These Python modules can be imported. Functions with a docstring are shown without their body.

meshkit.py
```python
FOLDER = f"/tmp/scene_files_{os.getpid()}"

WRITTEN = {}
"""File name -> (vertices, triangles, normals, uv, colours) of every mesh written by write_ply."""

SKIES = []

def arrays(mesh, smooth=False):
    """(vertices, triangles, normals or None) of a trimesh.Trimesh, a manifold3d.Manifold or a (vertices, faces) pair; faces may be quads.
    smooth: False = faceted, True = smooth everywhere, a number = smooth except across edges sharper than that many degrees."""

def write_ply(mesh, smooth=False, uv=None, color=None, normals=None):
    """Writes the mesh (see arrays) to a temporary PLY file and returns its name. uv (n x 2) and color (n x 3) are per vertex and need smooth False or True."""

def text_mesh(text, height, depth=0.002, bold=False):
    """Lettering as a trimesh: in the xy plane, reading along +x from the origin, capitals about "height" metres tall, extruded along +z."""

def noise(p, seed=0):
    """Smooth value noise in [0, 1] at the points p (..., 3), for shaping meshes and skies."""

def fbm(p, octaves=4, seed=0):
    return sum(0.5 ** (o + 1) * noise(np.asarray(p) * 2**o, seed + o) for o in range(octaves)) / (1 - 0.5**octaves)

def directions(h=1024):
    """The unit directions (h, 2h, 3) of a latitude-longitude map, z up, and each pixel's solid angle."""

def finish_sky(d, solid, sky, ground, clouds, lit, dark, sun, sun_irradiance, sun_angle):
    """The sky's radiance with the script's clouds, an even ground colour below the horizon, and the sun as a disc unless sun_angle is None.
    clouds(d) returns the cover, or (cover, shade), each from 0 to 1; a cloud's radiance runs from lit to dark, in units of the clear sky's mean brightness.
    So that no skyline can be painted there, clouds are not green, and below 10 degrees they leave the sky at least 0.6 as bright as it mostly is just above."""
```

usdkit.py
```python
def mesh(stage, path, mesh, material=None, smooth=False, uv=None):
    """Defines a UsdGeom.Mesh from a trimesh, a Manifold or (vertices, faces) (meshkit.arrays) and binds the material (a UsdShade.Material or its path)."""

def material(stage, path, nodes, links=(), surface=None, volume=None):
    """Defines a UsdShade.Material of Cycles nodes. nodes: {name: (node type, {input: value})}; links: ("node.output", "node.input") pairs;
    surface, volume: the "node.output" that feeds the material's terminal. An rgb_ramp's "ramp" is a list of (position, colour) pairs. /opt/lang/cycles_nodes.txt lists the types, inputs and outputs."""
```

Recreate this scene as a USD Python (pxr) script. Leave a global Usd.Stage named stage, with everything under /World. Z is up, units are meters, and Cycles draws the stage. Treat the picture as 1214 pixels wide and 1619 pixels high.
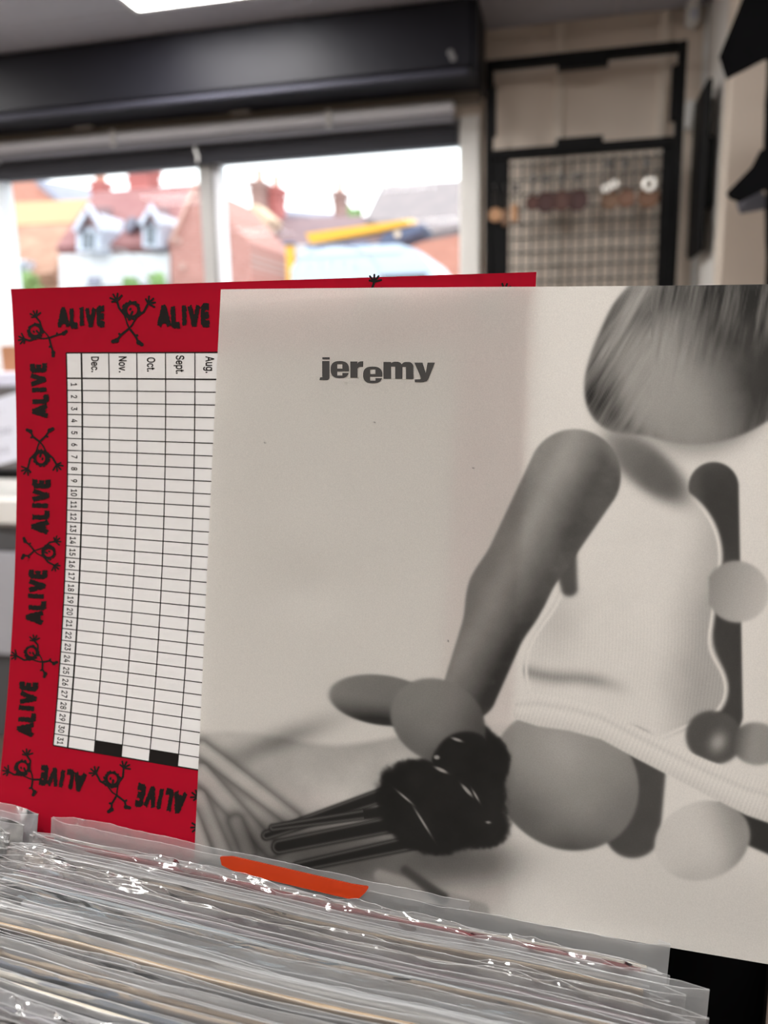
import math, random
import numpy as np, trimesh, usdkit, meshkit
from shapely.geometry import Polygon, LineString, Point, box as sbox
from shapely.ops import unary_union
from shapely import affinity
from pxr import Usd, UsdGeom, UsdLux, UsdShade, Gf, Sdf, Vt

random.seed(7)
RNG = np.random.default_rng(7)
stage = Usd.Stage.CreateInMemory()
UsdGeom.SetStageUpAxis(stage, UsdGeom.Tokens.z)
UsdGeom.SetStageMetersPerUnit(stage, 1.0)
UsdGeom.Xform.Define(stage, '/World')

# ------------------------------------------------------------------ camera
W, H, F = 1214, 1619, 1250.0
PITCH, ROLL, YAW = np.radians(11.0), np.radians(-1.1), np.radians(13.3)
EYE = np.array([0, 0, 1.35])
FW = np.array([-np.sin(YAW) * np.cos(PITCH), np.cos(YAW) * np.cos(PITCH), -np.sin(PITCH)])
_rh = np.array([np.cos(YAW), np.sin(YAW), 0.0])
_uh = np.cross(_rh, FW)
RT = np.cos(ROLL) * _rh + np.sin(ROLL) * _uh
UP = -np.sin(ROLL) * _rh + np.cos(ROLL) * _uh
cam = UsdGeom.Camera.Define(stage, '/World/camera')
cam.CreateHorizontalApertureAttr(36.0)
cam.CreateVerticalApertureAttr(36.0 * H / W)
cam.CreateFocalLengthAttr(36.0 * F / W)
cam.CreateClippingRangeAttr(Gf.Vec2f(0.02, 500))
cam.CreateFocusDistanceAttr(0.392)
cam.CreateFStopAttr(8.2)
cam.CreateExposureAttr(0.5)
cam.AddTransformOp().Set(Gf.Matrix4d(*RT, 0, *UP, 0, *(-FW), 0, *EYE, 1))

# ------------------------------------------------------------------ light
dome = UsdLux.DomeLight.Define(stage, '/World/overcast_sky')
dome.CreateIntensityAttr(0.78)
dome.CreateColorAttr(Gf.Vec3f(0.95, 0.98, 1.0))
PANEL_STRENGTH = 24.0          # the ceiling's light panels (built with the ceiling)

# ------------------------------------------------------------------ pixel -> point on a real plane
def ray(x, y):
    x, y = np.asarray(x, float), np.asarray(y, float)
    return ((x - W / 2)[..., None] * RT + (H / 2 - y)[..., None] * UP) / F + FW
def at_y(x, y, Y):
    d = ray(x, y); return EYE + d * (Y / d[..., 1])[..., None]
def at_z(x, y, Z):
    d = ray(x, y); return EYE + d * ((Z - EYE[2]) / d[..., 2])[..., None]
def at_plane(x, y, o, n):
    d = ray(x, y); return EYE + d * (((o - EYE) @ n) / (d @ n))[..., None]
def c2w(v):
    return v[0] * RT + v[1] * UP - v[2] * FW
unit = lambda v: np.asarray(v, float) / np.linalg.norm(v)

# ------------------------------------------------------------------ materials
LOOKS = '/World/Looks'
MATS = {}
def mat(name, color, rough=0.6, var=0.0, scale=20.0, bump=0.0, bscale=200.0, spec=0.5, metal=0.0, emit=None, stretch=None, coat=0.0):
    if name in MATS: return MATS[name]
    nodes = {'p': ('principled_bsdf', {'base_color': color, 'roughness': rough, 'metallic': metal, 'specular_ior_level': spec, 'coat_weight': coat})}
    links = []
    if emit:
        nodes['p'][1]['emission_color'] = emit[0]; nodes['p'][1]['emission_strength'] = emit[1]
    if var or bump:
        nodes['g'] = ('geometry', {}); nodes['m'] = ('mapping', {'scale': stretch or (1, 1, 1)})
        links.append(('g.position', 'm.vector'))
    if var:
        c = np.array(color)
        nodes['n'] = ('noise_texture', {'scale': scale, 'detail': 4.0})
        nodes['r'] = ('rgb_ramp', {'ramp': [(0.3, tuple(c * (1 - var))), (0.7, tuple(np.minimum(c * (1 + var), 1)))]})
        links += [('m.vector', 'n.vector'), ('n.fac', 'r.fac'), ('r.color', 'p.base_color')]
    if bump:
        nodes['bn'] = ('noise_texture', {'scale': bscale, 'detail': 3.0})
        nodes['b'] = ('bump', {'strength': bump, 'distance': 0.002})
        links += [('m.vector', 'bn.vector'), ('bn.fac', 'b.height'), ('b.normal', 'p.normal')]
    MATS[name] = usdkit.material(stage, f'{LOOKS}/{name}', nodes, links, surface='p.BSDF')
    return MATS[name]

def lin(r, g, b):
    f = lambda c: (c / 255 / 12.92) if c < 10.3 else ((c / 255 + .055) / 1.055) ** 2.4
    return (f(r), f(g), f(b))

# ------------------------------------------------------------------ building helpers
NAMES = {}
def numbered(path):
    k = NAMES.get(path, 0); NAMES[path] = k + 1
    return path if k == 0 else f'{path}_{k:03d}'
def P(parent): return str(parent.GetPath()) if parent is not None else '/World'
def tag(o, label=None, category=None, group=None, kind=None):
    for k, v in (('label', label), ('category', category), ('group', group), ('kind', kind)):
        if v: o.SetCustomDataByKey(k, v)
    return o
def thing(name, label=None, category=None, group=None, kind=None, loc=None):
    x = UsdGeom.Xform.Define(stage, numbered('/World/' + name))
    if loc is not None: x.AddTranslateOp().Set(Gf.Vec3d(*map(float, loc)))
    return tag(x.GetPrim(), label, category, group, kind)
def origin(parent):
    """Where the parent's own frame lies (things may stand at their base)."""
    if parent is None: return np.zeros(3)
    p = parent
    while p.GetParent().GetPath() != Sdf.Path('/World'): p = p.GetParent()
    a = p.GetAttribute('xformOp:translate')
    return np.array(a.Get()) if a and a.Get() is not None else np.zeros(3)
def part(name, mesh, material, parent=None, smooth=False, label=None, **kw):
    v, f, n = meshkit.arrays(mesh, smooth)
    v = v - origin(parent)
    path = numbered(P(parent) + '/' + name)
    m = UsdGeom.Mesh.Define(stage, path)
    m.CreatePointsAttr(Vt.Vec3fArray.FromNumpy(v.astype(np.float32)))
    m.CreateFaceVertexCountsAttr(Vt.IntArray.FromNumpy(np.full(len(f), 3, np.int32)))
    m.CreateFaceVertexIndicesAttr(Vt.IntArray.FromNumpy(f.astype(np.int32).ravel()))
    m.CreateSubdivisionSchemeAttr('none')
    if n is not None:
        m.CreateNormalsAttr(Vt.Vec3fArray.FromNumpy(n.astype(np.float32))); m.SetNormalsInterpolation('vertex')
    UsdShade.MaterialBindingAPI.Apply(m.GetPrim()).Bind(material)
    return tag(m.GetPrim(), label, **kw)
def cat(*ms): return trimesh.util.concatenate([m for m in ms])
def bx(x0, x1, y0, y1, z0, z1, c=0.0):
    x0, x1, y0, y1, z0, z1 = min(x0, x1), max(x0, x1), min(y0, y1), max(y0, y1), min(z0, z1), max(z0, z1)
    if c <= 0:
        m = trimesh.creation.box((x1 - x0, y1 - y0, z1 - z0)); m.apply_translation(((x0 + x1) / 2, (y0 + y1) / 2, (z0 + z1) / 2)); return m
    c = min(c, .45 * min(x1 - x0, y1 - y0, z1 - z0)); pts = []
    for X, sx in ((x0, 1), (x1, -1)):
        for Y, sy in ((y0, 1), (y1, -1)):
            for Z, sz in ((z0, 1), (z1, -1)):
                pts += [(X, Y + sy * c, Z + sz * c), (X + sx * c, Y, Z + sz * c), (X + sx * c, Y + sy * c, Z)]
    return trimesh.convex.convex_hull(np.array(pts))
def tube(pts, r, sides=8, closed=False):
    p = np.asarray(pts, float)
    if closed: p = np.vstack([p, p[:1], p[1:2]])
    t = np.gradient(p, axis=0); t /= np.linalg.norm(t, axis=1, keepdims=True) + 1e-12
    ref = np.array([0, 0, 1.0]) if abs(t[:, 2]).mean() < .8 else np.array([1.0, 0, 0])
    a = np.cross(t, ref); a /= np.linalg.norm(a, axis=1, keepdims=True) + 1e-12
    b = np.cross(t, a); ang = np.arange(sides) * 2 * np.pi / sides
    R = np.broadcast_to(r, (len(p),))
    v = p[:, None] + R[:, None, None] * (np.cos(ang)[None, :, None] * a[:, None] + np.sin(ang)[None, :, None] * b[:, None])
    f = []
    for i in range(len(p) - 1):
        for j in range(sides):
            q = (i * sides + j, i * sides + (j + 1) % sides, (i + 1) * sides + (j + 1) % sides, (i + 1) * sides + j)
            f += [(q[0], q[1], q[2]), (q[0], q[2], q[3])]
    v = v.reshape(-1, 3)
    if not closed:
        n0 = len(v); v = np.vstack([v, p[:1], p[-1:]])
        for j in range(sides):
            f += [(n0, (j + 1) % sides, j), (n0 + 1, (len(p) - 1) * sides + j, (len(p) - 1) * sides + (j + 1) % sides)]
    m = trimesh.Trimesh(v, np.array(f), process=False)
    return m
def prism(poly, Y, depth, front=True):
    """A polygon given in photo pixels, stood on the plane y = Y and given a real depth behind it."""
    poly = Polygon(poly) if not hasattr(poly, 'geom_type') else poly
    ms = []
    for g in getattr(poly, 'geoms', [poly]):
        m = trimesh.creation.extrude_polygon(g, 1.0, engine='earcut')
        v = np.array(m.vertices); w = at_y(v[:, 0], v[:, 1], Y); w[:, 1] += v[:, 2] * depth
        k = trimesh.Trimesh(w, m.faces, process=False)
        if k.volume < 0: k.invert()
        ms.append(k)
    return cat(*ms)
def flat(poly, fn, edge=None, lift=0.0):
    """A flat print: polygon in pixels -> surface points through fn(px, py, lift)."""
    ms = []
    for g in getattr(poly, 'geoms', [poly]):
        if g.is_empty or g.area < 1e-6: continue
        v2, f = trimesh.creation.triangulate_polygon(g, engine='earcut')
        v = np.column_stack([v2, np.zeros(len(v2))])
        if edge: v, f = trimesh.remesh.subdivide_to_size(v, f, edge, max_iter=12)
        a, b, c = (v[f[:, i]] for i in range(3))
        s = (b[:, 0] - a[:, 0]) * (c[:, 1] - a[:, 1]) - (b[:, 1] - a[:, 1]) * (c[:, 0] - a[:, 0])
        f = np.where((s > 0)[:, None], f[:, ::-1], f)      # facing the viewer (pixel y runs down)
        ms.append(trimesh.Trimesh(fn(v[:, 0], v[:, 1], lift), f, process=False))
    return cat(*ms)
def text_poly(text, bold=False):
    """Letter shapes, capitals one unit tall, from meshkit's lettering."""
    m = meshkit.text_mesh(text, 1.0, 0.1, bold)
    top = m.faces[(m.vertices[m.faces][:, :, 2] > .05).all(1)]
    tri = [Polygon(m.vertices[t][:, :2]) for t in top]
    return unary_union([t.buffer(1e-4) for t in tri if t.area > 1e-9]).simplify(.004)

# ================================================================== THE ROOM
YW = 3.60                                   # inner face of the shop window wall
ZC = float(at_y(200, 58, YW - .35)[2])      # ceiling
XS = 0.49                                   # side wall by the display frame
YP = XS / float(ray(1141, 200)[0] / ray(1141, 200)[1])   # where that side wall turns away
XL, XR, YB = -5.0, 2.6, -3.6
ZT = float(at_y(360, 255, YW)[2])           # top of the panes
XJ0, XJ1 = float(at_y(9, 370, YW)[0]), float(at_y(727, 300, YW)[0])
ZSILL = 0.55
m_wall = mat('cream_wall_paint', (.70, .61, .525), .7, .05, 3)
m_white = mat('white_gloss_paint', (.74, .72, .69), .45, .04, 4)
m_frame = mat('white_window_frame', (.82, .83, .88), .4, .03, 6)
m_ceil = mat('ceiling_tile_mineral', (.40, .395, .44), .9, .05, 60, bump=.3, bscale=300)
m_grid = mat('ceiling_grid_metal', (.46, .455, .48), .5)
m_floor = mat('dark_wood_floor', (.10, .075, .06), .4, .3, 12, stretch=(8, 1, 1))
m_dark = mat('dark_shutter_paint', (.010, .010, .015), .52, spec=.22)
m_black = mat('black_metal', (.004, .004, .0045), .5, spec=.12)
m_blackwood = mat('black_painted_board', (.004, .004, .0045), .7, spec=.08)

S = dict(kind='structure')
part('floor', bx(XL, XR, YB, YW + .1, -.08, 0), m_floor, **S)
# window wall: below the sill, above the head, left and right of the opening
ww = thing('wall_window', kind='structure')
part('lower_wall', bx(XL, XJ1 + .09, YW, YW + .2, 0, ZSILL), m_wall, ww)
part('upper_wall', bx(XL, XJ1 + .09, YW, YW + .2, ZT + .10, ZC + .25), m_wall, ww)
part('side_pier', bx(XL, XJ0 - .10, YW, YW + .2, ZSILL, ZT + .10), m_wall, ww)
# panelled wall behind the display frame: boards with cover strips
wb = thing('wall_back', kind='structure')
xb0 = XJ1 + .09
part('backing', bx(xb0, XS + .2, YW + .02, YW + .2, 0, ZC + .25), m_wall, wb)
cuts = [xb0] + [float(at_y(px, 150, YW)[0]) for px in (884, 1046)] + [XS]
for a, b in zip(cuts[:-1], cuts[1:]):
    part('panel', bx(a + .012, b - .012, YW, YW + .03, .10, 2.62, .004), m_wall, wb)
for c in cuts[1:-1]:
    part('cover_strip', bx(c - .02, c + .02, YW - .016, YW + .02, .10, ZC, .005), mat('cream_cover_strip', (.70, .625, .54), .6), wb)
part('skirting', bx(xb0, XS, YW - .02, YW + .02, 0, .10, .006), m_white, wb)
part('wall_right', bx(XS, XS + .14, YP, YW + .2, 0, ZC + .25), m_white, **S)
part('wall_pier', bx(XS, XR + .2, YP - .14, YP, 0, ZC + .25, .004), m_wall, **S)
part('wall_far_right', bx(XR, XR + .2, YB, YP - .1, 0, ZC + .25), m_wall, **S)
part('wall_left', bx(XL - .2, XL, YB, YW + .2, 0, ZC + .25), m_wall, **S)
part('wall_behind', bx(XL - .2, XR + .2, YB - .2, YB, 0, ZC + .25), m_wall, **S)

# ceiling: lay-in tiles on a grid, a few of them light panels
ce = thing('ceiling', kind='structure')
part('slab', bx(XL - .2, XR + .2, YB - .2, YW + .2, ZC + .20, ZC + .30), m_grid, ce)
gx, gy = -1.66, 3.05
panels = {}
LIGHTS = {(0, 0): 'square ceiling light panel nearest the shop window', (-3, 0): 'square ceiling light panel near the window at the far left',
          (-3, 3): 'square ceiling light panel over the window table', (0, 3): 'square ceiling light panel in front of the record bin, left', (3, 3): 'square ceiling light panel in front of the record bin, right',
          (-3, 6): 'square ceiling light panel at the back of the shop, left', (0, 6): 'square ceiling light panel at the back of the shop, middle', (3, 6): 'square ceiling light panel at the back of the shop, right'}
m_panel = mat('light_panel_diffuser', (.9, .9, .9), .5, emit=((1.0, .98, .95), PANEL_STRENGTH))
m_trim = mat('white_plastic', (.75, .75, .74), .4)
for i in range(-6, 8):
    for j in range(-2, 12):
        x0, x1, y1, y0 = gx + .6 * i, gx + .6 * (i + 1), gy - .6 * j, gy - .6 * (j + 1)
        x0, x1, y0, y1 = max(x0, XL), min(x1, XR), max(y0, YB), min(y1, YW)
        if x1 - x0 < .05 or y1 - y0 < .05: continue
        if (i, j) in LIGHTS:
            t = thing('ceiling_light', LIGHTS[(i, j)], 'ceiling light', 'ceiling light panels')
            part('frame', cat(bx(x0, x1, y0, y0 + .02, ZC - .006, ZC + .04), bx(x0, x1, y1 - .02, y1, ZC - .006, ZC + .04), bx(x0, x0 + .02, y0 + .02, y1 - .02, ZC - .006, ZC + .04), bx(x1 - .02, x1, y0 + .02, y1 - .02, ZC - .006, ZC + .04)), m_trim, t)
            part('diffuser', bx(x0 + .02, x1 - .02, y0 + .02, y1 - .02, ZC, ZC + .02), m_panel, t)
        else:
            part('ceiling_tile', bx(x0 + .004, x1 - .004, y0 + .004, y1 - .004, ZC, ZC + .015, .002), m_ceil, ce)
gr = [bx(XL, XR, gy - .6 * j - .012, gy - .6 * j + .012, ZC + .003, ZC + .02) for j in range(0, 12) if YB < gy - .6 * j < YW]
gr += [bx(gx + .6 * i - .012, gx + .6 * i + .012, YB, YW, ZC + .003, ZC + .02) for i in range(-5, 8) if XL < gx + .6 * i < XR]
part('ceiling_grid', cat(*gr), m_grid, ce)

# shop window
wn = thing('window_1', kind='structure')
XM0, XM1 = float(at_y(316, 330, YW)[0]), float(at_y(333, 330, YW)[0])
fy0, fy1 = YW + .0, YW + .09
part('left_jamb', bx(XJ0 - .11, XJ0, fy0 - .03, fy1, ZSILL, ZT + .1, .006), m_frame, wn)
part('right_jamb', bx(XJ1, XJ1 + .089, fy0 - .02, fy1 + .1, ZSILL, ZT + .1, .006), m_white, wn)
part('mullion', bx(XM0, XM1 + .01, fy0, fy1, ZSILL, ZT + .03, .006), mat('warm_grey_mullion_paint', (.34, .33, .32), .5), wn)
part('mullion_bead', bx(XM1 + .01, XM1 + .045, fy0 + .03, fy1, ZSILL, ZT + .03, .004), m_frame, wn)
part('head', bx(XJ0 - .11, XJ1, fy0 + .02, fy1, ZT, ZT + .1, .005), mat('grey_head_board', (.16, .16, .18), .5), wn)
part('sill', bx(XJ0 - .11, XJ1 + .05, fy0 - .12, fy1 + .05, ZSILL - .03, ZSILL, .008), m_frame, wn)
m_pane = usdkit.material(stage, LOOKS + '/window_pane', {
    't': ('transparent_bsdf', {'color': (.96, .98, .98)}), 'g': ('glossy_bsdf', {'color': (1, 1, 1), 'roughness': .02}),
    'f': ('fresnel', {'IOR': 1.12}), 'm': ('mix_closure', {})},
    [('f.fac', 'm.fac'), ('t.BSDF', 'm.closure1'), ('g.BSDF', 'm.closure2')], surface='m.closure')
part('pane', bx(XJ0, XM0, YW + .045, YW + .051, ZSILL, ZT), m_pane, wn)
part('pane', bx(XM1 + .03, XJ1, YW + .045, YW + .051, ZSILL, ZT), m_pane, wn)
m_vinyl = mat('pale_grey_vinyl', (.42, .45, .50), .6)
def ring(cx, cy, rx, ry, t):
    c = Point(0, 0).buffer(1, 64)
    return affinity.translate(affinity.scale(c, rx, ry), cx, cy).difference(affinity.translate(affinity.scale(c, rx - t, ry - t), cx, cy))
part('ring_decal', prism(ring(172, 452, 62, 62, 2.2), YW + .0440, .0008), m_vinyl, wn)
part('ring_decal', prism(ring(533, 450, 74, 62, 2.6), YW + .0440, .0008), m_vinyl, wn)
part('decal_marks', prism(unary_union([sbox(488 + 18 * k, 416 - 5 * math.sin(k * .8), 491 + 18 * k, 427 - 5 * math.sin(k * .8)) for k in range(5)]), YW + .0440, .0008), m_vinyl, wn)

# roller shutter box with the bands under it
yb = YW - .35
xr_ = float(at_y(754, 60, yb)[0])
zb = float(at_y(360, 144, yb)[2])
sb_ = thing('shutter_box', 'long dark grey roller shutter box below the ceiling over the window', 'shutter box')
part('box_cover', bx(XL + .02, xr_ - .0125, yb, YW - .0505, zb, ZC - .002, .012), m_dark, sb_, smooth=30)
part('end_plate', bx(xr_ - .012, xr_, yb - .006, YW - .0505, float(at_y(757, 108, yb)[2]) - .02, ZC - .002, .003), m_dark, sb_)
part('bottom_lip', bx(XL + .02, xr_ - .03, yb + .004, yb + .03, zb - .022, zb - .001, .006), mat('grey_lip_paint', (.055, .055, .075), .55, spec=.2), sb_)
for px, py in ((712, 84), (716, 92)):
    c = at_y(px, py, yb)
    part('screw', trimesh.creation.cylinder(radius=.012, height=.01, sections=12, transform=trimesh.geometry.align_vectors([0, 0, 1], [0, -1, 0])).apply_translation(c), mat('bright_steel', (.6, .6, .6), .25, metal=1.0), sb_)
z1, z2, z3 = (float(at_y(0, v, YW - .05)[2]) for v in (196, 229, 246))
m_soffit = mat('beige_lintel_board', (.23, .205, .175), .7, .08, 6)
part('trim_1', bx(XL, xr_ - .02, YW - .05, YW, z2, zb + .02, .003), m_soffit, **S)
rail = thing('curtain_rail', 'bright white blind rail running along the top of the window', 'rail')
part('rail_bar', bx(XL + .05, XJ1 - .01, YW - .10, YW - .0505, z3, z2, .012), m_frame, rail, smooth=30)
part('rail_lip', bx(XL + .05, XJ1 - .01, YW - .095, YW - .055, z3 - .03, z3 - .002, .006), mat('grey_rail_lip', (.30, .30, .34), .5), rail)
for px, py in ((180, 214), (520, 182)):
    c = at_y(px, py + 12, YW - .1); part('rail_clip', bx(c[0] - .012, c[0] + .012, YW - .112, YW - .1, z3 - .02, z2 + .004, .003), m_trim, rail)
for k, (px, py) in enumerate(((138, 200), (384, 176))):
    c = at_y(px, py, YW - .05)
    tag(part('bracket', bx(c[0] - .05, c[0] + .05, YW - .09, YW - .05, c[2] - .018, c[2] + .022, .005), mat('beige_bracket', (.33, .30, .27), .6)),
        ('small beige block on the lintel over the left pane' if k == 0 else 'small beige block on the lintel right of the mullion'), 'bracket', 'blocks on the lintel')
zr0, zr1 = ZT - .012, float(at_y(200, 250, YW - .03)[2])
tag(part('roller_blind', bx(XJ0 - .05, XJ1 - .01, YW - .028, YW - .018, ZT - .012, z3 - .031), mat('charcoal_blind_cloth', (.03, .03, .038), .8)),
    'rolled dark charcoal blind showing as a band above both panes', 'blind')
c = at_y(309, 240, YW - .1)
tg = tag(part('blind_pull', cat(tube([c + [0, 0, .02], c + [.004, -.008, 0], c + [.012, -.004, -.02], c + [.006, 0, -.045]], .006, 8)), m_trim), 'small white plastic pull hanging at the top of the mullion', 'blind pull')

# ================================================================== OUTSIDE
m_road = mat('grey_asphalt', (.16, .16, .17), .9, .15, 8)
part('road', bx(-40, 40, YW + 2.0, 60, -.30, -.12), m_road, **S)
part('pavement', bx(-40, 40, YW + .2, YW + 2.0, -.30, -.05), mat('paving', (.34, .33, .31), .9, .1, 5), **S)
def brickmat(name, c1, c2, mortar, scale=6.0):
    if name in MATS: return MATS[name]
    MATS[name] = usdkit.material(stage, f'{LOOKS}/{name}', {
        'g': ('geometry', {}), 'mp': ('mapping', {'rotation': (math.pi / 2, 0, 0)}),
        'b': ('brick_texture', {'color1': c1, 'color2': c2, 'mortar': mortar, 'scale': scale, 'mortar_size': .03, 'brick_width': 1.2, 'row_height': .45}),
        'p': ('principled_bsdf', {'roughness': .85})},
        [('g.position', 'mp.vector'), ('mp.vector', 'b.vector'), ('b.color', 'p.base_color')], surface='p.BSDF')
    return MATS[name]
m_brick = brickmat('red_brick', (.36, .15, .125), (.44, .20, .17), (.45, .33, .30))
m_brick2 = brickmat('orange_brick', (.44, .17, .12), (.50, .21, .15), (.46, .31, .27))
m_tile = brickmat('red_roof_tiles', (.27, .105, .105), (.33, .15, .145), (.20, .10, .105), 5)
m_tile2 = brickmat('purple_brown_roof_tiles', (.20, .125, .14), (.25, .16, .165), (.15, .10, .11), 5)
m_tile3 = brickmat('grey_brown_roof_tiles', (.22, .185, .19), (.27, .22, .22), (.17, .15, .16), 5)
m_slate = mat('blue_grey_slate', (.25, .25, .31), .7, .1, 4)
m_thatch = mat('pale_thatch', (.44, .29, .16), .9, .12, 10, stretch=(1, 1, 6))
m_thatch2 = mat('brown_thatch', (.36, .20, .14), .95, .25, 2.5)
m_render = mat('white_render', (.60, .60, .62), .8, .04, 2)
m_cream = mat('cream_render', (.66, .50, .36), .85, .08, 3)
m_pvc = mat('pale_blue_white_timber', (.52, .56, .66), .5)
m_glass = mat('dark_window_glass', (.10, .12, .14), .1, spec=.8)
m_leaf = mat('hedge_leaves', (.19, .30, .11), .8, .4, 6)
def slope(pts, thick=.18):
    """A roof plane through pixels that each have their own distance, made a slab of real thickness."""
    w = np.array([at_y(x, y, Y) for x, y, Y in pts]); n = np.zeros(3)
    for k in range(1, len(w) - 1): n += np.cross(w[k] - w[0], w[k + 1] - w[0])
    n = unit(n); n = n if n[2] > 0 else -n
    return trimesh.convex.convex_hull(np.vstack([w, w - n * thick]))
def ground(px, y, Y): return at_y(px, y, Y)
def wall(pts, Y, depth):
    """A house wall: the seen outline, carried on down to the street."""
    pl = Polygon(pts); x0, _, x1, y1 = pl.bounds
    low = 809.5 + 1000
    m = prism(pl, Y, depth)
    w0, w1 = at_y(x0, y1, Y), at_y(x1, y1, Y)
    return cat(m, bx(w0[0], w1[0], Y, Y + depth, -.14, max(w0[2], w1[2]) + .0))
def chimney(parent, px0, px1, py0, py1, Y, m, mp, pots=2):
    a, b = at_y(px0, py1, Y), at_y(px1, py0, Y); w = b[0] - a[0]
    c = part('chimney', cat(bx(a[0], b[0], Y, Y + .7, a[2] - .3, b[2]), bx(a[0] - .07, b[0] + .07, Y - .07, Y + .77, b[2], b[2] + .14), bx(a[0] - .04, b[0] + .04, Y - .04, Y + .74, b[2] - .2, b[2] - .1)), m, parent)
    for k in range(pots):
        x = a[0] + w * (k + .5) / pots
        part('chimney_pot', trimesh.creation.cylinder(radius=.11, height=.42, sections=12).apply_translation((x, Y + .35, b[2] + .33)), mp, c)
m_pot = mat('clay_pot', (.52, .28, .2), .8)
m_chim = mat('brown_brick_chimney', (.30, .19, .17), .9, .1, 4)
m_chimr = mat('red_brick_chimney', (.42, .14, .13), .9, .1, 4)

# far red house with a slate roof, top left of the left pane
h = thing('house', 'distant red brick house with blue-grey slate roof, top left of the left pane', 'house', loc=(-12, 30, -.12))
part('wall', wall([(-30, 300), (18, 284), (58, 283), (96, 316), (96, 330), (-30, 330)], 30, 6), m_brick2, h)
part('roof', slope([(58, 283, 29.8), (150, 300, 34), (150, 322, 32), (97, 317, 29.8)]), m_slate, h)
chimney(h, 145, 160, 291, 316, 29, m_chimr, m_pot)
# thatched cottage
h = thing('house', 'thatched cottage with a pale sandy ridge, lower left of the left pane', 'house', loc=(-9, 22, -.12))
part('ridge', slope([(-20, 322, 24), (150, 314, 24), (120, 351, 22.6), (-20, 358, 22.6)], .5), m_thatch, h)
part('roof', slope([(-20, 357, 22.7), (121, 350, 22.7), (84, 432, 20), (-20, 436, 20)], .4), m_thatch2, h)
part('wall', wall([(-20, 425), (86, 422), (86, 450), (-20, 450)], 20.4, 5), mat('pinkish_render', (.68, .46, .36), .85, .1, 2), h)
wv = part('window', prism(sbox(22, 411, 41, 441), 19.95, .4), m_pvc, h)
for k in range(2): part('window_pane', prism(sbox(24.5 + 8 * k, 415, 30.5 + 8 * k, 438), 19.93, .03), m_glass, wv)
# dormer house with brick gable
h = thing('house', 'red tiled house with two white dormers and brick gable behind the mullion', 'house', loc=(-6, 18, -.12))
part('roof', slope([(88, 390, 18), (150, 304, 21), (309, 291, 21), (272, 384, 18)]), m_tile, h)
part('front_wall', wall([(92, 388), (270, 382), (270, 402), (92, 404)], 18.15, 2.5), mat('pink_brick_band', (.66, .40, .30), .85, .1, 3), h)
part('white_wall', wall([(94, 402), (268, 400), (268, 455), (94, 455)], 18.05, .2), m_render, h)
part('gable_wall', wall([(268, 384), (309, 289), (396, 384), (398, 455), (272, 455)], 17.95, 3.2), m_brick, h)
part('barge_board', prism(LineString([(268, 384), (309, 288)]).buffer(2, cap_style=2), 17.85, .12), mat('pink_verge_mortar', (.64, .40, .34), .8), h)
chimney(h, 203, 232, 272, 300, 21, m_chimr, m_pot, 3)
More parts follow.
